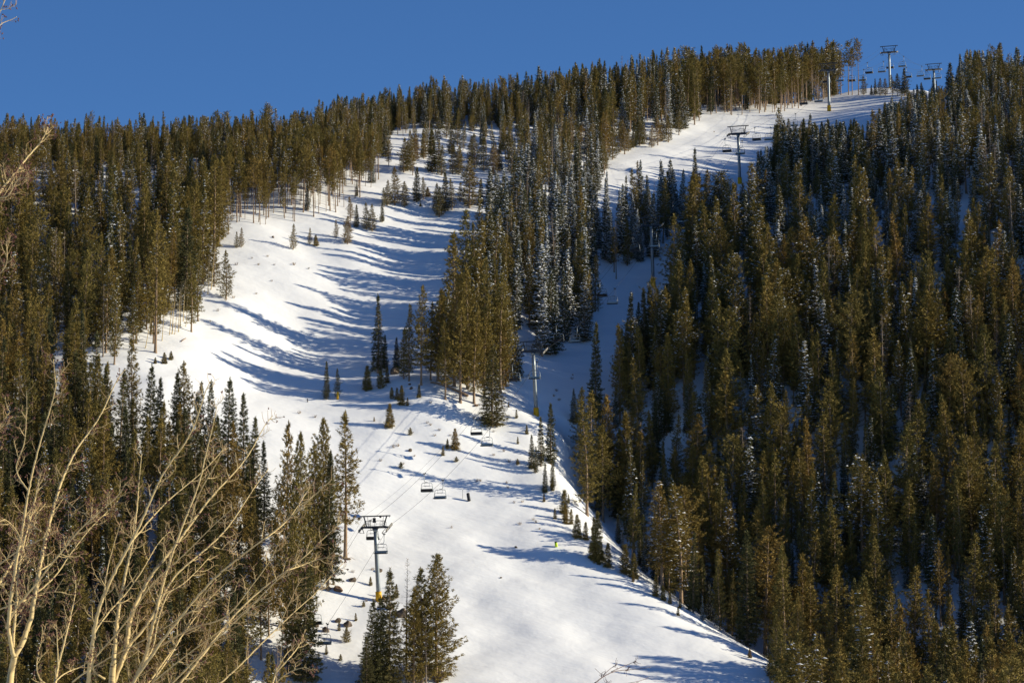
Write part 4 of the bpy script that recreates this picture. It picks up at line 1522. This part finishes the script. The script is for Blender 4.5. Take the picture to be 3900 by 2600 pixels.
DN = ['lowest pale chair, hanging low over the snow left of the nearest tower', 'pale chair crossing in front of the nearest tower pole', 'pale chair above the open sunny run, right of its dark partner',
      'pale chair just below the large spruce on the knoll foot', 'pale chair crossing in front of the knoll tower pole', 'pale chair in shade before snowy spruces, above the knoll tower',
      'pale chair in shade above the blue snow pocket', 'pale chair crossing the pole of the half hidden spruce tower', 'pale chair in the dark spruces right of the half hidden tower',
      'pale chair half hidden by the bushy pine under the shaded upper tower', 'pale chair crossing in front of the shaded upper tower pole', 'pale chair over sunlit snow just right of the shaded upper tower',
      'pale chair low over the trail edge between the two upper towers', 'pale chair before dark trunks, left of the sunlit upper tower', 'pale chair just right of the sunlit upper tower frame',
      'pale chair before tall leaning trunks near the crest', 'pale chair in the sky close left of the crest tower', 'pale chair in the sky right of the crest tower, above its neighbour',
      'pale chair in the sky midway to the farthest tower', 'pale chair right of the farthest tower pole']
proto = None
LABS = {-1: list(UP), 1: list(DN)}
for s, u in CH:
    r = ROPE[s]
    pu, pv, _ = project(r[:, 0], r[:, 1], r[:, 2])
    k = np.nonzero((pu[:-1] <= u) & (pu[1:] > u))[0]
    if len(k) == 0:
        continue
    k = k[0]
    f = (u - pu[k]) / (pu[k + 1] - pu[k])
    p = r[k] + (r[k + 1] - r[k]) * f
    if proto is None:
        proto = ch = make_chair()
    else:
        ch = copy_thing(proto)
    ch.location = tuple(p - np.array([0, 0, .03]))
    ch.rotation_euler = (0, 0, LROT + (math.pi if s == 1 else 0))
    ch['label'] = LABS[s].pop(0)
# ------------------------------------------------------------------ small things on the snow
def rock_mesh(name, r, seed, flat=.75, m=None):
    import bmesh
    bm = bmesh.new()
    bmesh.ops.create_icosphere(bm, subdivisions=3, radius=1)
    q = np.random.default_rng(seed)
    cuts = [(unit(q.normal(0, 1, 3)), q.uniform(.55, .85)) for _ in range(9)]
    for v in bm.verts:
        p = np.array(v.co)
        for n_, d_ in cuts:
            e = p @ n_ - d_
            if e > 0:
                p = p - n_ * e * .92
        p = p * (1 + .06 * math.sin(p[0] * 7 + seed) + .05 * math.sin(p[1] * 9 + p[2] * 5))
        v.co = Vector((p[0] * r, p[1] * r, p[2] * r * flat))
    me = bpy.data.meshes.new(name)
    bm.to_mesh(me)
    bm.free()
    me.materials.append(m or M_rock)
    return me


ROCKS = [  # u, v of the foot, width px, flatness, label
    (1345, 2212, 27, .9, 'grey boulder alone in the snow left of the nearest tower pole'),
    (1205, 2385, 18, .7, 'small boulder behind the left edge of the bare twigs'),
    (1325, 2382, 28, .9, 'brown boulder with a flat lit face near the low chair'),
    (1287, 2366, 22, .55, 'flat dark boulder left of the brown one'),
    (1241, 2404, 28, .85, 'round boulder right under the lowest pale chair hanger'),
    (1526, 2345, 44, .9, 'large boulder between the dark spruces and the sunlit group'),
    (1485, 2315, 32, .6, 'boulder behind the thin pointed spruce'),
    (1461, 2280, 20, .8, 'brown boulder touching the yellow pad of the nearest tower'),
    (1447, 2176, 18, .8, 'small boulder peeping behind the nearest tower pole'),
    (1668, 2555, 24, .45, 'top slab of the rock pile at the bottom rim'),
    (1680, 2578, 32, .5, 'middle slab of the rock pile at the bottom rim'),
    (1672, 2592, 26, .5, 'lowest slab of the rock pile at the bottom rim'),
    (1714, 2570, 16, .5, 'small stone right of the rock pile'),
    (1235, 2165, 36, 1.1, 'tall rock outcrop behind the spruce left of the root mound'),
    (1505, 1423, 33, .6, 'brown boulder at the left end of the knoll clump'),
    (1567, 1481, 12, .7, 'small stone on the snow below the knoll pines'),
    (1560, 1465, 10, .7, 'tiny stone at the foot of the knoll pines'),
    (1562, 1717, 14, .5, 'dark stone on the sunny slope left of the uphill cable'),
    (1908, 2200, 8, .5, 'tiny dark stone on the empty lower run'),
    (1965, 2085, 10, .4, 'small snowy stone in the middle of the lower run'),
    (1040, 905, 10, .8, 'dark stump stone at the upper left edge of the run'),
]
for k, (u, v, wpx, fl, lab) in enumerate(ROCKS):
    p = hit(u, v)
    r_ = wpx * .6 / (F / p[1])
    o = link('boulder', rock_mesh('boulder', r_, 200 + k, max(fl, .95)))
    fl = max(fl, .95)
    o.location = (p[0], p[1], float(height(p[0], p[1])) + r_ * .3)
    o.rotation_euler = (0, 0, k * 1.7)
    tag(o, lab, 'rock', 'boulders poking through the snow')
for k, (u, v, wpx, fl, lab) in enumerate([
        (1287, 2246, 42, .8, 'dark tipped root mound at the forest foot left of the nearest tower'),
        (1252, 2240, 30, .45, 'low dark soil hump under the spruce by the root mound'),
        (1322, 2128, 30, .3, 'brown needle litter around the foot of the brown trunk pine'),
        (1888, 1616, 46, .35, 'brown soil ring under the large full spruce of the knoll'),
        (1812, 1544, 26, .4, 'brown soil patch under the rightmost knoll pine')]):
    p = hit(u, v)
    r_ = wpx / 2 / (F / p[1])
    o = link('soil_mound', rock_mesh('soil_mound', r_, 300 + k, fl, M_soil))
    o.location = (p[0], p[1], float(height(p[0], p[1])) + .02)
    tag(o, lab, 'soil mound')
# fallen log on the knoll
a, b = hit(1640, 1460), hit(1782, 1512)
m = MB()
n_ = 9
pts = [a + (b - a) * t for t in np.linspace(0, 1, n_)]
pts = [np.array([p[0], p[1], float(height(p[0], p[1])) + .22 + .05 * math.sin(i * 2)]) for i, p in enumerate(pts)]
m.tube(pts, list(np.linspace(.14, .26, n_)), 9)
tag(m.obj('fallen_log', M_bark, smooth=True), 'long dark fallen log lying behind the knoll pine trunks', 'log')
m = MB()
a, b = hit(708, 1290), hit(690, 1302)
m.tube([a + np.array([0, 0, .1]), (a + b) / 2 + np.array([0, 0, .14]), b + np.array([0, 0, .1])], [.07, .09, .1], 7)
tag(m.obj('fallen_log', M_bark, smooth=True), 'short log lying on the snow at the left forest edge', 'log')


def post(name, label, u, vb, vt, wpx, mats, lean=0.0, kind='pad'):
    p = hit(u, vb)
    s = p[1] / F
    h = (vb - vt) * s * 1.02
    r_ = wpx / 2 * s
    t = thing(name, label, 'post', tuple(p), 0)
    m = MB()
    m.tube([(0, 0, -.3), (lean * h, 0, h * .97)], [r_ * .3, r_ * .3], 8)
    m.obj('post', M_dark, t, True)
    m = MB()
    f = [.02, .03, .3, .6, .86, .93, .98, 1]
    rr = [.75, .98, 1, 1, .98, .85, .55, .1]
    m.tube([(lean * h * q, 0, h * q) for q in f], [r_ * q for q in rr], 14)
    m.obj('pad', mats[0], t, True)
    if len(mats) > 1:
        m = MB()
        m.tube([(lean * h * q, -.06 - r_ * .15, h * q) for q in (.02, .04, .4, .7, .74)], [r_ * .9, r_ * 1.0, r_ * 1.02, r_ * 1.0, r_ * .9], 14)
        m.obj('pad_cover', mats[1], t, True)
    return t


post('padded_post', 'black padded post leaning on the sunny run edge, beside a thin stake', 1787, 1908, 1876, 13, [M_black], -.16)
post('padded_post', 'lime yellow padded post with dark top on the lower run edge', 2119, 2082, 2061, 11, [M_black, M_lime], -.1)
post('padded_post', 'yellow padded post half hidden by the small olive tree', 1286, 1521, 1490, 9, [M_yellow], 0)
m = MB()
p = hit(1762, 1898)
s_ = p[1] / F
m.tube([(0, 0, -.2), (.1 * s_, 0, 32 * s_)], [.035, .03], 6)
m.box(0, 0, 32 * s_, .1, .1, .1)
o = m.obj('thin_stake', M_dark)
o.location = tuple(p)
tag(o, 'thin dark stake standing beside the black padded post', 'stake')
m = MB()
p = hit(1171, 1530)
m.tube([(0, 0, -.2), (0, 0, .55)], [.09, .08], 8)
m.box(0, 0, .58, .16, .16, .06)
o = m.obj('thin_stake', M_black)
o.location = tuple(p)
tag(o, 'short dark marker alone in the shaded bowl of the left run', 'stake')

# dry tufts and twiggy shrubs
SHR = [(1500, 1705), (1515, 1700), (1628, 1612), (1640, 1620), (1675, 1640), (1655, 1660), (1715, 1660), (1880, 1735), (1920, 1720), (1940, 1760), (1815, 1835), (1830, 1832), (1820, 1830), (1930, 1840), (1935, 1858),
       (1990, 1912), (1960, 1915), (2030, 1980), (2042, 1990), (2055, 2015), (1980, 1998), (1578, 1738), (1450, 1756), (1535, 1768), (1880, 1345 + 300), (2110, 1510), (2120, 1490), (2130, 1525), (2180, 1445), (2182, 1430),
       (1045, 1010), (985, 1010), (960, 985), (1020, 978), (900, 1010), (890, 1135), (870, 1120), (975, 1120), (1035, 1072), (1120, 1010), (1175, 1025), (1140, 1575), (1200, 1590), (1420, 2170), (1397, 2290), (1720, 2010), (1480, 2240),
       (860, 1145), (830, 1185), (800, 1225), (1640, 1235 + 300), (2720, 505), (1345, 2180)]
SHM = []
for q in range(4):
    r = np.random.default_rng(400 + q)
    n = 15
    a = r.uniform(0, 6.28, n)
    tlt = r.uniform(.05, .7, n)
    L = r.uniform(.2, .6, n)
    A = np.stack([np.cos(a) * .1, np.sin(a) * .1, 0 * a], 1)
    B = A + np.stack([np.cos(a) * np.sin(tlt), np.sin(a) * np.sin(tlt), np.cos(tlt)], 1) * L[:, None]
    V1, F1 = twig_quads(A, B, np.full(n, .02), r)
    A2 = np.repeat(A + (B - A) * .6, 2, 0)
    B2 = A2 + unit(np.repeat(B - A, 2, 0) + r.normal(0, .4, A2.shape)) * .28
    V2, F2 = twig_quads(A2, B2, np.full(len(A2), .016), r)
    SHM.append(mesh_np('dry_shrub', np.concatenate([V1, V2]), np.concatenate([F1, F2 + len(V1)]), [M_drygrass if q % 2 else M_deadtwig]))
rs = np.random.default_rng(8)
for k, (u, v) in enumerate(SHR):
    p = hit(u, v)
    if p is None:
        continue
    t = thing('dry_shrub', 'dry brown twig tuft on the snow, %s percent across, %s percent down' % (words_of(round(u / 39)), words_of(round(v / 26))), 'shrub', tuple(p), rs.uniform(0, 6), 'dry shrubs poking through the snow')
    sc_ = rs.uniform(.7, 1.35)
    t.scale = (sc_ * .95, sc_ * .95, sc_)
    link('twig_sprays', SHM[k % 4], t)
# ------------------------------------------------------------------ bare aspens close to the viewer
def Z7(*p):
    return [(x * .574, 1700 + y * .574) for x, y in p]


def Z4(*p):
    return [(x * .574, 850 + y * .574) for x, y in p]


def Z1(*p):
    return [(x * .574, y * .574) for x, y in p]


def catmull(P, n):
    P = np.array(P, float)
    Q = np.vstack([2 * P[0] - P[1], P, 2 * P[-1] - P[-2]])
    out = []
    for i in range(1, len(Q) - 2):
        for t in np.linspace(0, 1, n, endpoint=False):
            a, b, c_, d = Q[i - 1], Q[i], Q[i + 1], Q[i + 2]
            out.append(.5 * ((2 * b) + (-a + c_) * t + (2 * a - 5 * b + 4 * c_ - d) * t * t + (-a + 3 * b - 3 * c_ + d) * t ** 3))
    out.append(Q[-2])
    return np.array(out)


class Aspen:
    def __init__(self, label, depth, seed, buds=0.0, twig=1.0, bark=None):
        self.bark = bark or M_aspen
        self.D, self.r, self.buds, self.twig = depth, np.random.default_rng(seed), buds, twig
        self.px = depth / F
        self.root = None
        self.label = label
        self.limbs = []

    def limb(self, pix, w0, w1, d0=0.0, d1=0.0, twigs=1.0):
        pix = catmull(pix, 6)
        for _ in range(26):                       # ease the hand drawn kinks
            pix[1:-1] = pix[1:-1] * .4 + (pix[:-2] + pix[2:]) * .3
        s = np.concatenate([[0], np.cumsum(np.linalg.norm(np.diff(pix, axis=0), axis=1))])
        f = s / s[-1]
        dep = self.D + d0 + (d1 - d0) * f + .12 * np.sin(f * 5 + self.r.uniform(0, 6))
        kx, kz = ray(pix[:, 0], pix[:, 1])
        P = np.stack([kx * dep, dep, kz * dep], 1)
        rad = (w0 + (w1 - w0) * f ** .8) / 2 * self.px * .74
        self.limbs.append((P, rad, twigs))

    def trunk(self, pix, w0, w1):
        self.limb(pix, w0, w1, twigs=0)
        P, rad, _ = self.limbs.pop()
        x, y = P[0][0] - .1, P[0][1] + .15
        g0 = float(height(x, y)) - .2
        zz = np.linspace(g0, P[0][2], 9)[:-1]
        q = np.linspace(0, 1, 9)[:-1]
        low = np.stack([x + (P[0][0] - x) * q + .06 * np.sin(q * 5), y + (P[0][1] - y) * q, zz], 1)
        lr = np.linspace(rad[0] * 1.9, rad[0] * 1.08, 9)[:-1]
        self.tr = (np.vstack([low, P]), np.concatenate([lr, rad]))
        self.base = low[0]

    def build(self):
        t = thing('bare_aspen_tree', self.label, 'tree', tuple(self.base), 0, 'leafless aspens close to the viewer')
        b0 = self.base
        m = MB()
        m.tube([tuple(p) for p in self.tr[0] - b0], list(self.tr[1]), 10)
        m.obj('trunk', self.bark, t, True)
        r = self.r
        for P, rad, tw in self.limbs:
            P = P - b0
            # small kinks at the nodes
            P = P + r.normal(0, 1, P.shape) * (rad * .18)[:, None]
            m = MB()
            m.tube([tuple(p) for p in P], list(rad), 8)
            lo = m.obj('limb', self.bark, t, True)
            if tw <= 0:
                continue
            m = MB()
            mb = MB()
            seg = np.linalg.norm(np.diff(P, axis=0), axis=1)
            S = np.concatenate([[0], np.cumsum(seg)])
            s = r.uniform(10, 40) * self.px
            side = 1
            while s < S[-1]:
                k = min(np.searchsorted(S, s), len(P) - 2)
                tan = unit(P[min(k + 1, len(P) - 1)] - P[k - 1 if k else 0])
                p = P[k] + (P[min(k + 1, len(P) - 1)] - P[k]) * r.random()
                fr = s / S[-1]
                view = np.array([0, 1.0, 0])
                lat = unit(np.cross(tan, view)) * side + view * r.normal(0, .7)
                side = -side if r.random() < .8 else side
                d = unit(tan * r.uniform(.35, 1.0) + lat * r.uniform(.45, 1.0) + np.array([0, 0, r.uniform(-.1, .35)]))
                short = r.random() < .6
                L = (r.uniform(16, 55) if short else r.uniform(45, 110) * (1.1 - .5 * fr)) * self.px * self.twig
                w = (2.1 if short else 3.1) / 2 * self.px * r.uniform(.85, 1.25)
                n = 4 if short else 7
                bend = unit(tan * .6 + np.array([r.normal(0, .2), r.normal(0, .2), .8]))
                pts = [p]
                for q in range(n):
                    dd = unit(d * (1 - .6 * q / n) + bend * (.6 * q / n) + r.normal(0, .09, 3))
                    pts.append(pts[-1] + dd * L / n)
                m.tube(pts, list(np.linspace(w, w * .5, n + 1)), 5, 1 if short else 0, cap=False)
                if not short:
                    for q in range(1, n + 1):
                        for _ in range(2):
                            if r.random() < .55:
                                d2 = unit(pts[q] - pts[q - 1])
                                l2 = unit(np.cross(d2, view)) * r.choice([-1, 1]) + view * r.normal(0, .6)
                                d3 = unit(d2 * .6 + l2 * .8 + np.array([0, 0, .2]))
                                L2 = r.uniform(8, 34) * self.px
                                pe = pts[q] + d3 * L2
                                m.tube([pts[q], pts[q] + d3 * L2 * .5 + r.normal(0, .1, 3) * L2, pe], [w * .5, w * .42, w * .32], 4, 1, cap=False)
                                if r.random() < self.buds:
                                    self.bud(mb, pe, d3)
                if r.random() < self.buds:
                    self.bud(mb, pts[-1], d)
                s += r.uniform(13, 42) * self.px / tw
            if m.v:
                m.obj('twig_sprays', [self.bark, M_twig if self.bark is M_aspen else self.bark], lo, True)
            if mb.v:
                mb.obj('bud_clumps', M_bud, lo, True)
        return t

    def bud(self, mb, p, d):
        for _ in range(int(self.r.integers(1, 4))):
            dd = unit(d + self.r.normal(0, .6, 3))
            L = self.r.uniform(6, 13) * self.px
            q = p + self.r.normal(0, 3, 3) * self.px
            mb.tube([q, q + dd * L * .35, q + dd * L * .75, q + dd * L], [.8 * self.px, 2.7 * self.px, 2.2 * self.px, .4 * self.px], 5, 0, cap=False)


# the left tree, reddish buds
A = Aspen('leafless aspen with reddish buds at the left rim, forked pale trunk', 32.0, 21, buds=.5)
A.trunk(Z7((62, 1640), (66, 1560), (75, 1480), (95, 1395)), 40, 30)
A.limb(Z7((95, 1395), (160, 1280), (205, 1150), (235, 960), (255, 840), (285, 700), (320, 540), (350, 420), (385, 290), (420, 200), (470, 90), (515, 0)) + Z4((560, 1430), (620, 1350), (690, 1240), (740, 1110), (790, 1010), (830, 970)), 30, 4, 0, 1.2, .8)
A.limb(Z7((95, 1395), (68, 1300), (50, 1200), (65, 1050), (85, 900), (105, 780), (140, 600), (165, 450), (185, 300), (215, 170), (245, 40)) + Z4((275, 1430), (310, 1300), (345, 1200), (375, 1080), (370, 1030), (425, 970)), 22, 4, 0, -1.0, .8)
A.limb(Z4((372, 1080), (362, 1000), (354, 900)), 6, 2.5, -.9, -.9, .8)
A.limb(Z7((85, 1330), (100, 1100), (120, 900), (122, 790), (150, 690), (175, 560), (215, 440), (240, 330), (265, 150)), 17, 4, 0, .8, 1.6)
A.limb(Z7((185, 290), (150, 245), (110, 180), (95, 110)) + Z4((170, 1480), (160, 1420), (185, 1250), (175, 1110)), 8, 3, -.4, -.8, .8)
A.limb(Z7((40, 1200), (100, 1060), (190, 980), (300, 830), (370, 740), (450, 650), (530, 540), (620, 470), (700, 400), (800, 320), (830, 250)), 12, 3.5, 0, -1.5, .9)
A.limb(Z7((130, 1040), (250, 970), (310, 910), (380, 850), (420, 780), (480, 690), (560, 590), (640, 490), (720, 430), (780, 360)), 10, 3, .2, 1.5, .9)
A.limb(Z7((-60, 960), (0, 905), (60, 810), (125, 690), (180, 560), (230, 450), (300, 380)), 18, 5, .3, 1.0, 2.0)
A.limb(Z7((-60, 830), (20, 760), (100, 700), (200, 650), (300, 600), (380, 560)), 10, 3, .5, -.6, 1.8)
A.limb(Z7((-40, 1090), (100, 1050), (240, 960), (400, 960), (440, 970)), 9, 3, .5, .2, 1.4)
A.limb(Z7((160, 700), (130, 560), (60, 500), (30, 480)), 7, 3, -.3, -.8, 1.8)
A.limb(Z7((270, 560), (210, 520), (170, 470), (240, 350), (270, 230), (240, 200)), 7, 3, .2, .5, 1.6)
A.limb(Z7((380, 330), (440, 330), (520, 460), (600, 440)), 5, 3, .3, -.2, 1.0)
A.limb(Z7((250, 830), (330, 790), (420, 700), (470, 600)), 8, 3, .3, .2, 1.2)
A.build()

# the right, larger tree: fan of pale limbs
B = Aspen('large leafless aspen whose pale limbs fan up to the right', 33.0, 33, buds=.1)
B.trunk(Z7((742, 2300), (742, 2000), (744, 1760), (745, 1660), (742, 1600), (742, 1540), (752, 1440)), 58, 32)
B.limb(Z7((742, 1800), (600, 1690), (575, 1568), (600, 1430), (620, 1250), (640, 1110), (690, 980), (730, 890), (790, 780), (860, 650), (910, 560), (960, 450), (1010, 330), (1060, 220), (1110, 130), (1180, 40), (1215, 0)) + Z4((1262, 1400), (1320, 1280), (1350, 1130), (1395, 1050)), 26, 4, 0, -1.5)
B.limb(Z7((752, 1440), (765, 1300), (770, 1200), (790, 1060), (820, 900), (850, 760), (880, 650), (900, 520), (915, 330), (925, 180), (940, 50)), 26, 3.5, 0, .8)
B.limb(Z7((745, 1520), (850, 1380), (835, 1250), (870, 1120), (930, 960), (1020, 830), (1090, 740), (1180, 640), (1260, 520), (1330, 430), (1400, 330), (1500, 230), (1570, 160), (1630, 80), (1680, 10)) + Z4((1720, 1400), (1770, 1320), (1810, 1275)), 28, 3.5, 0, 1.4)
B.limb(Z7((744, 1760), (890, 1560), (960, 1420), (990, 1300), (1020, 1150), (1060, 1000), (1090, 860), (1130, 760), (1180, 600), (1260, 400), (1320, 260), (1345, 150)) + Z4((1380, 1460), (1420, 1330), (1440, 1200)), 24, 3.5, 0, -.9)
B.limb(Z7((760, 1560), (830, 1380), (860, 1290), (940, 1240), (1030, 1100), (1080, 980), (1150, 860), (1230, 790), (1330, 710), (1410, 640), (1500, 560), (1580, 440), (1650, 330), (1700, 250), (1780, 150)), 20, 3.5, 0, 1.0)
B.limb(Z7((742, 1790), (820, 1660), (940, 1480), (1060, 1300), (1200, 1130), (1300, 1000), (1420, 870), (1520, 790), (1640, 690), (1760, 610), (1880, 510), (2000, 400), (2090, 320), (2200, 220)), 20, 3, 0, -1.4)
B.limb(Z7((742, 2080), (960, 1850), (1190, 1570), (1300, 1440), (1390, 1320), (1480, 1200), (1570, 1100), (1660, 1010), (1780, 910), (1900, 820), (2020, 740), (2110, 640), (2200, 560), (2265, 500)), 22, 3, 0, .8)
B.limb(Z7((742, 2250), (1100, 1890), (1370, 1650), (1480, 1550), (1600, 1450), (1720, 1310), (1840, 1210), (1960, 1080), (2060, 1010), (2140, 920), (2220, 830), (2290, 760)), 17, 3, 0, 1.8)
B.limb(Z7((1030, 1340), (1190, 1250), (1330, 1160), (1480, 1180), (1600, 1020), (1660, 930), (1740, 840), (1830, 700), (1860, 600)), 11, 3, .1, -.8)
B.limb(Z7((960, 1420), (1040, 1320), (1020, 1200), (1100, 1000), (1120, 950), (1190, 940), (1270, 860), (1340, 790), (1400, 720)), 11, 3, -.2, .6)
B.limb(Z7((700, 1540), (560, 1480), (660, 1360), (760, 1260), (900, 1090), (960, 960), (1040, 870), (1180, 760), (1300, 640), (1460, 470), (1560, 400)), 10, 3, .2, -1.2)
B.limb(Z7((620, 1250), (700, 1100), (830, 1000), (960, 800), (1010, 700), (1060, 620), (1130, 560)), 9, 3, -.5, .7)
B.limb(Z7((480, 1560), (640, 1440), (800, 1360), (1000, 1260), (1100, 1200), (1250, 1090), (1380, 1040), (1560, 960)), 9, 3, .5, -1.0)
B.limb(Z7((860, 650), (930, 560), (1050, 420), (1140, 330), (1260, 240), (1380, 140), (1480, 20)), 9, 3, -.4, .9)
B.limb(Z7((690, 980), (700, 850), (740, 700), (770, 600), (800, 500)), 8, 3, -.2, -.6)
B.limb(Z7((1010, 1560), (1180, 1330), (1250, 1150), (1360, 960), (1440, 880)), 9, 3, .3, .9)
B.limb(Z7((742, 1960), (1100, 1610), (1260, 1450), (1420, 1290), (1600, 1120), (1720, 1010), (1830, 880), (1960, 790), (2060, 690)), 13, 3, 0, -.7)
B.limb(Z7((742, 1900), (960, 1600), (1080, 1440), (1180, 1290), (1290, 1140), (1390, 1000), (1500, 900)), 15, 3, .2, .9)
B.limb(Z7((742, 1800), (1000, 1570), (1230, 1380), (1400, 1270), (1560, 1140), (1680, 1040), (1800, 960)), 10, 3, .1, -.4)
B.limb(Z7((1260, 520), (1290, 380), (1350, 240), (1440, 120), (1500, -20)), 8, 3, .8, -.4)
B.limb(Z7((1760, 610), (1830, 560), (1930, 480), (2010, 330), (2060, 270)), 6, 2.5, -1, .2)
B.limb(Z7((1900, 820), (1990, 800), (2120, 730), (2270, 720)), 6, 2.5, .4, .8)
B.limb(Z7((1840, 1210), (1900, 1080), (1960, 960), (1990, 870)), 6, 2.5, .9, .2)
B.limb(Z7((1410, 660), (1440, 680), (1570, 690)), 5, 2.5, .7, .4)
B.build()

# a slim greyer one between them
G = Aspen('slim small leafless aspen standing between the two larger aspens', 31.0, 45, buds=.4, twig=.8)
G.trunk(Z7((360, 1640), (364, 1580), (372, 1520), (385, 1450)), 17, 14)
G.limb(Z7((385, 1450), (430, 1290), (470, 1120), (500, 980), (510, 880), (480, 800)), 13, 3, 0, .4, 1.2)
G.limb(Z7((385, 1450), (380, 1300), (375, 1180)), 8, 3, 0, -.3, 1.2)
G.limb(Z7((365, 1560), (430, 1480), (560, 1470), (600, 1400)), 7, 3, 0, .4, 1.0)
G.limb(Z7((362, 1600), (232, 1560), (240, 1400), (285, 1280), (280, 1190)), 8, 3, .3, .3, 1.2)
G.build()
# saplings whose tips reach the frame at the right of the limbs
H_ = Aspen('thin leafless sapling with reddish twigs in front of the low chairs', 30.0, 52, buds=.2, twig=.8)
H_.trunk(Z7((1790, 1640), (1805, 1580), (1830, 1500)), 9, 8)
H_.limb(Z7((1830, 1500), (1900, 1420), (1970, 1350), (2010, 1270), (2025, 1210)), 8, 3, 0, .3, 1.1)
H_.limb(Z7((1830, 1500), (1870, 1400), (1950, 1320)), 6, 3, 0, -.3, 1.1)
H_.limb(Z7((1800, 1600), (1900, 1480), (2030, 1460)), 6, 3, 0, -.3, 1.0)
H_.build()


def Z8(*p):
    return [(1300 + x * .574, 1700 + y * .574) for x, y in p]


K = Aspen('bare dark branch tips rising over the bottom of the run', 30.0, 61, buds=0, twig=.3, bark=mat('dark_twig_bark', (.13, .085, .075), .7))
K.trunk(Z8((1600, 1680), (1640, 1610), (1680, 1568)), 7, 6)
K.limb(Z8((1680, 1568), (1740, 1520), (1800, 1490), (1870, 1478), (1960, 1478), (2050, 1462)), 6, 2.5, 0, .2, .25)
K.limb(Z8((1735, 1522), (1760, 1490), (1800, 1460), (1825, 1443)), 4, 2.5, 0, -.2, .2)
K.limb(Z8((1790, 1492), (1850, 1465), (1910, 1440), (1957, 1420)), 4.5, 2.5, 0, .2, .25)
K.limb(Z8((1660, 1590), (1980, 1570), (2040, 1528)), 4, 2.5, 0, .3, .2)
K.build()
# a taller tree beyond the left rim reaches in twice
T = Aspen('aspen beyond the left rim, one budded branch reaching in', 30.0, 71, buds=.7)
T.trunk([(-150, 2700), (-150, 2300), (-140, 1900), (-135, 1400), (-125, 900), (-110, 500), (-90, 250), (-60, 110)], 60, 12)
T.limb([(-130, 960), (-60, 830)] + Z1((-10, 1270), (60, 1200), (130, 1110), (190, 1030), (250, 970), (290, 920), (318, 845)), 24, 6, 0, .5, 2.2)
T.limb([(-120, 850)] + Z1((-40, 1290), (40, 1320), (70, 1300), (110, 1160), (180, 1180)), 13, 4, 0, -.4, 2.0)
T.limb([(-135, 1250)] + Z4((-60, 360), (20, 330), (60, 250), (40, 120)), 10, 4, 0, -.4, 2.0)
T.limb([(-135, 1800)] + Z4((-50, 1420), (10, 1330), (40, 1280), (70, 1245)), 10, 4, 0, -.3, 2.2)
T.limb([(-90, 250), (-40, 130)] + Z1((0, 85), (20, 35), (45, -30)), 9, 4, 0, .2, .9)
T.limb([(-100, 330), (-50, 160)] + Z1((0, 150), (50, 145), (90, 125), (112, 112)), 8, 3, 0, .2, .6)
T.build()
# ------------------------------------------------------------------ light
AZ, EL = R(89), R(19.5)            # sun azimuth from +Y towards +X, elevation
sd = Vector((math.sin(AZ) * math.cos(EL), math.cos(AZ) * math.cos(EL), math.sin(EL)))
sun = bpy.data.lights.new('sun', 'SUN')
sun.energy = 5.0
sun.angle = R(.55)
sun.color = (1, .90, .68)
suno = link('sun', sun)
suno.rotation_euler = sd.to_track_quat('Z', 'Y').to_euler()
suno.location = (300, 100, 300)
w = bpy.data.worlds.new('World')
SC.world = w
w.use_nodes = True
nt = w.node_tree
bg = nt.nodes['Background']
sky = nt.nodes.new('ShaderNodeTexSky')
sky.sky_type = 'NISHITA'
sky.sun_disc = False
sky.sun_elevation = EL
sky.sun_rotation = AZ
sky.altitude = 3000
sky.air_density = 1.0
sky.dust_density = 0.0
sky.ozone_density = 3.0
tint = nt.nodes.new('ShaderNodeMix')          # a polarised, deep mountain blue
tint.data_type = 'RGBA'
tint.blend_type = 'MULTIPLY'
tint.inputs['Factor'].default_value = 1
tint.inputs['B'].default_value = (.43, .655, .90, 1)
nt.links.new(sky.outputs[0], tint.inputs['A'])
nt.links.new(tint.outputs['Result'], bg.inputs[0])
bg.inputs[1].default_value = .092
SC.view_settings.view_transform = 'Standard'
SC.view_settings.look = 'None'
SC.view_settings.exposure = .47
SC.cycles.max_bounces = 4
SC.cycles.diffuse_bounces = 3
SC.cycles.use_denoising = True
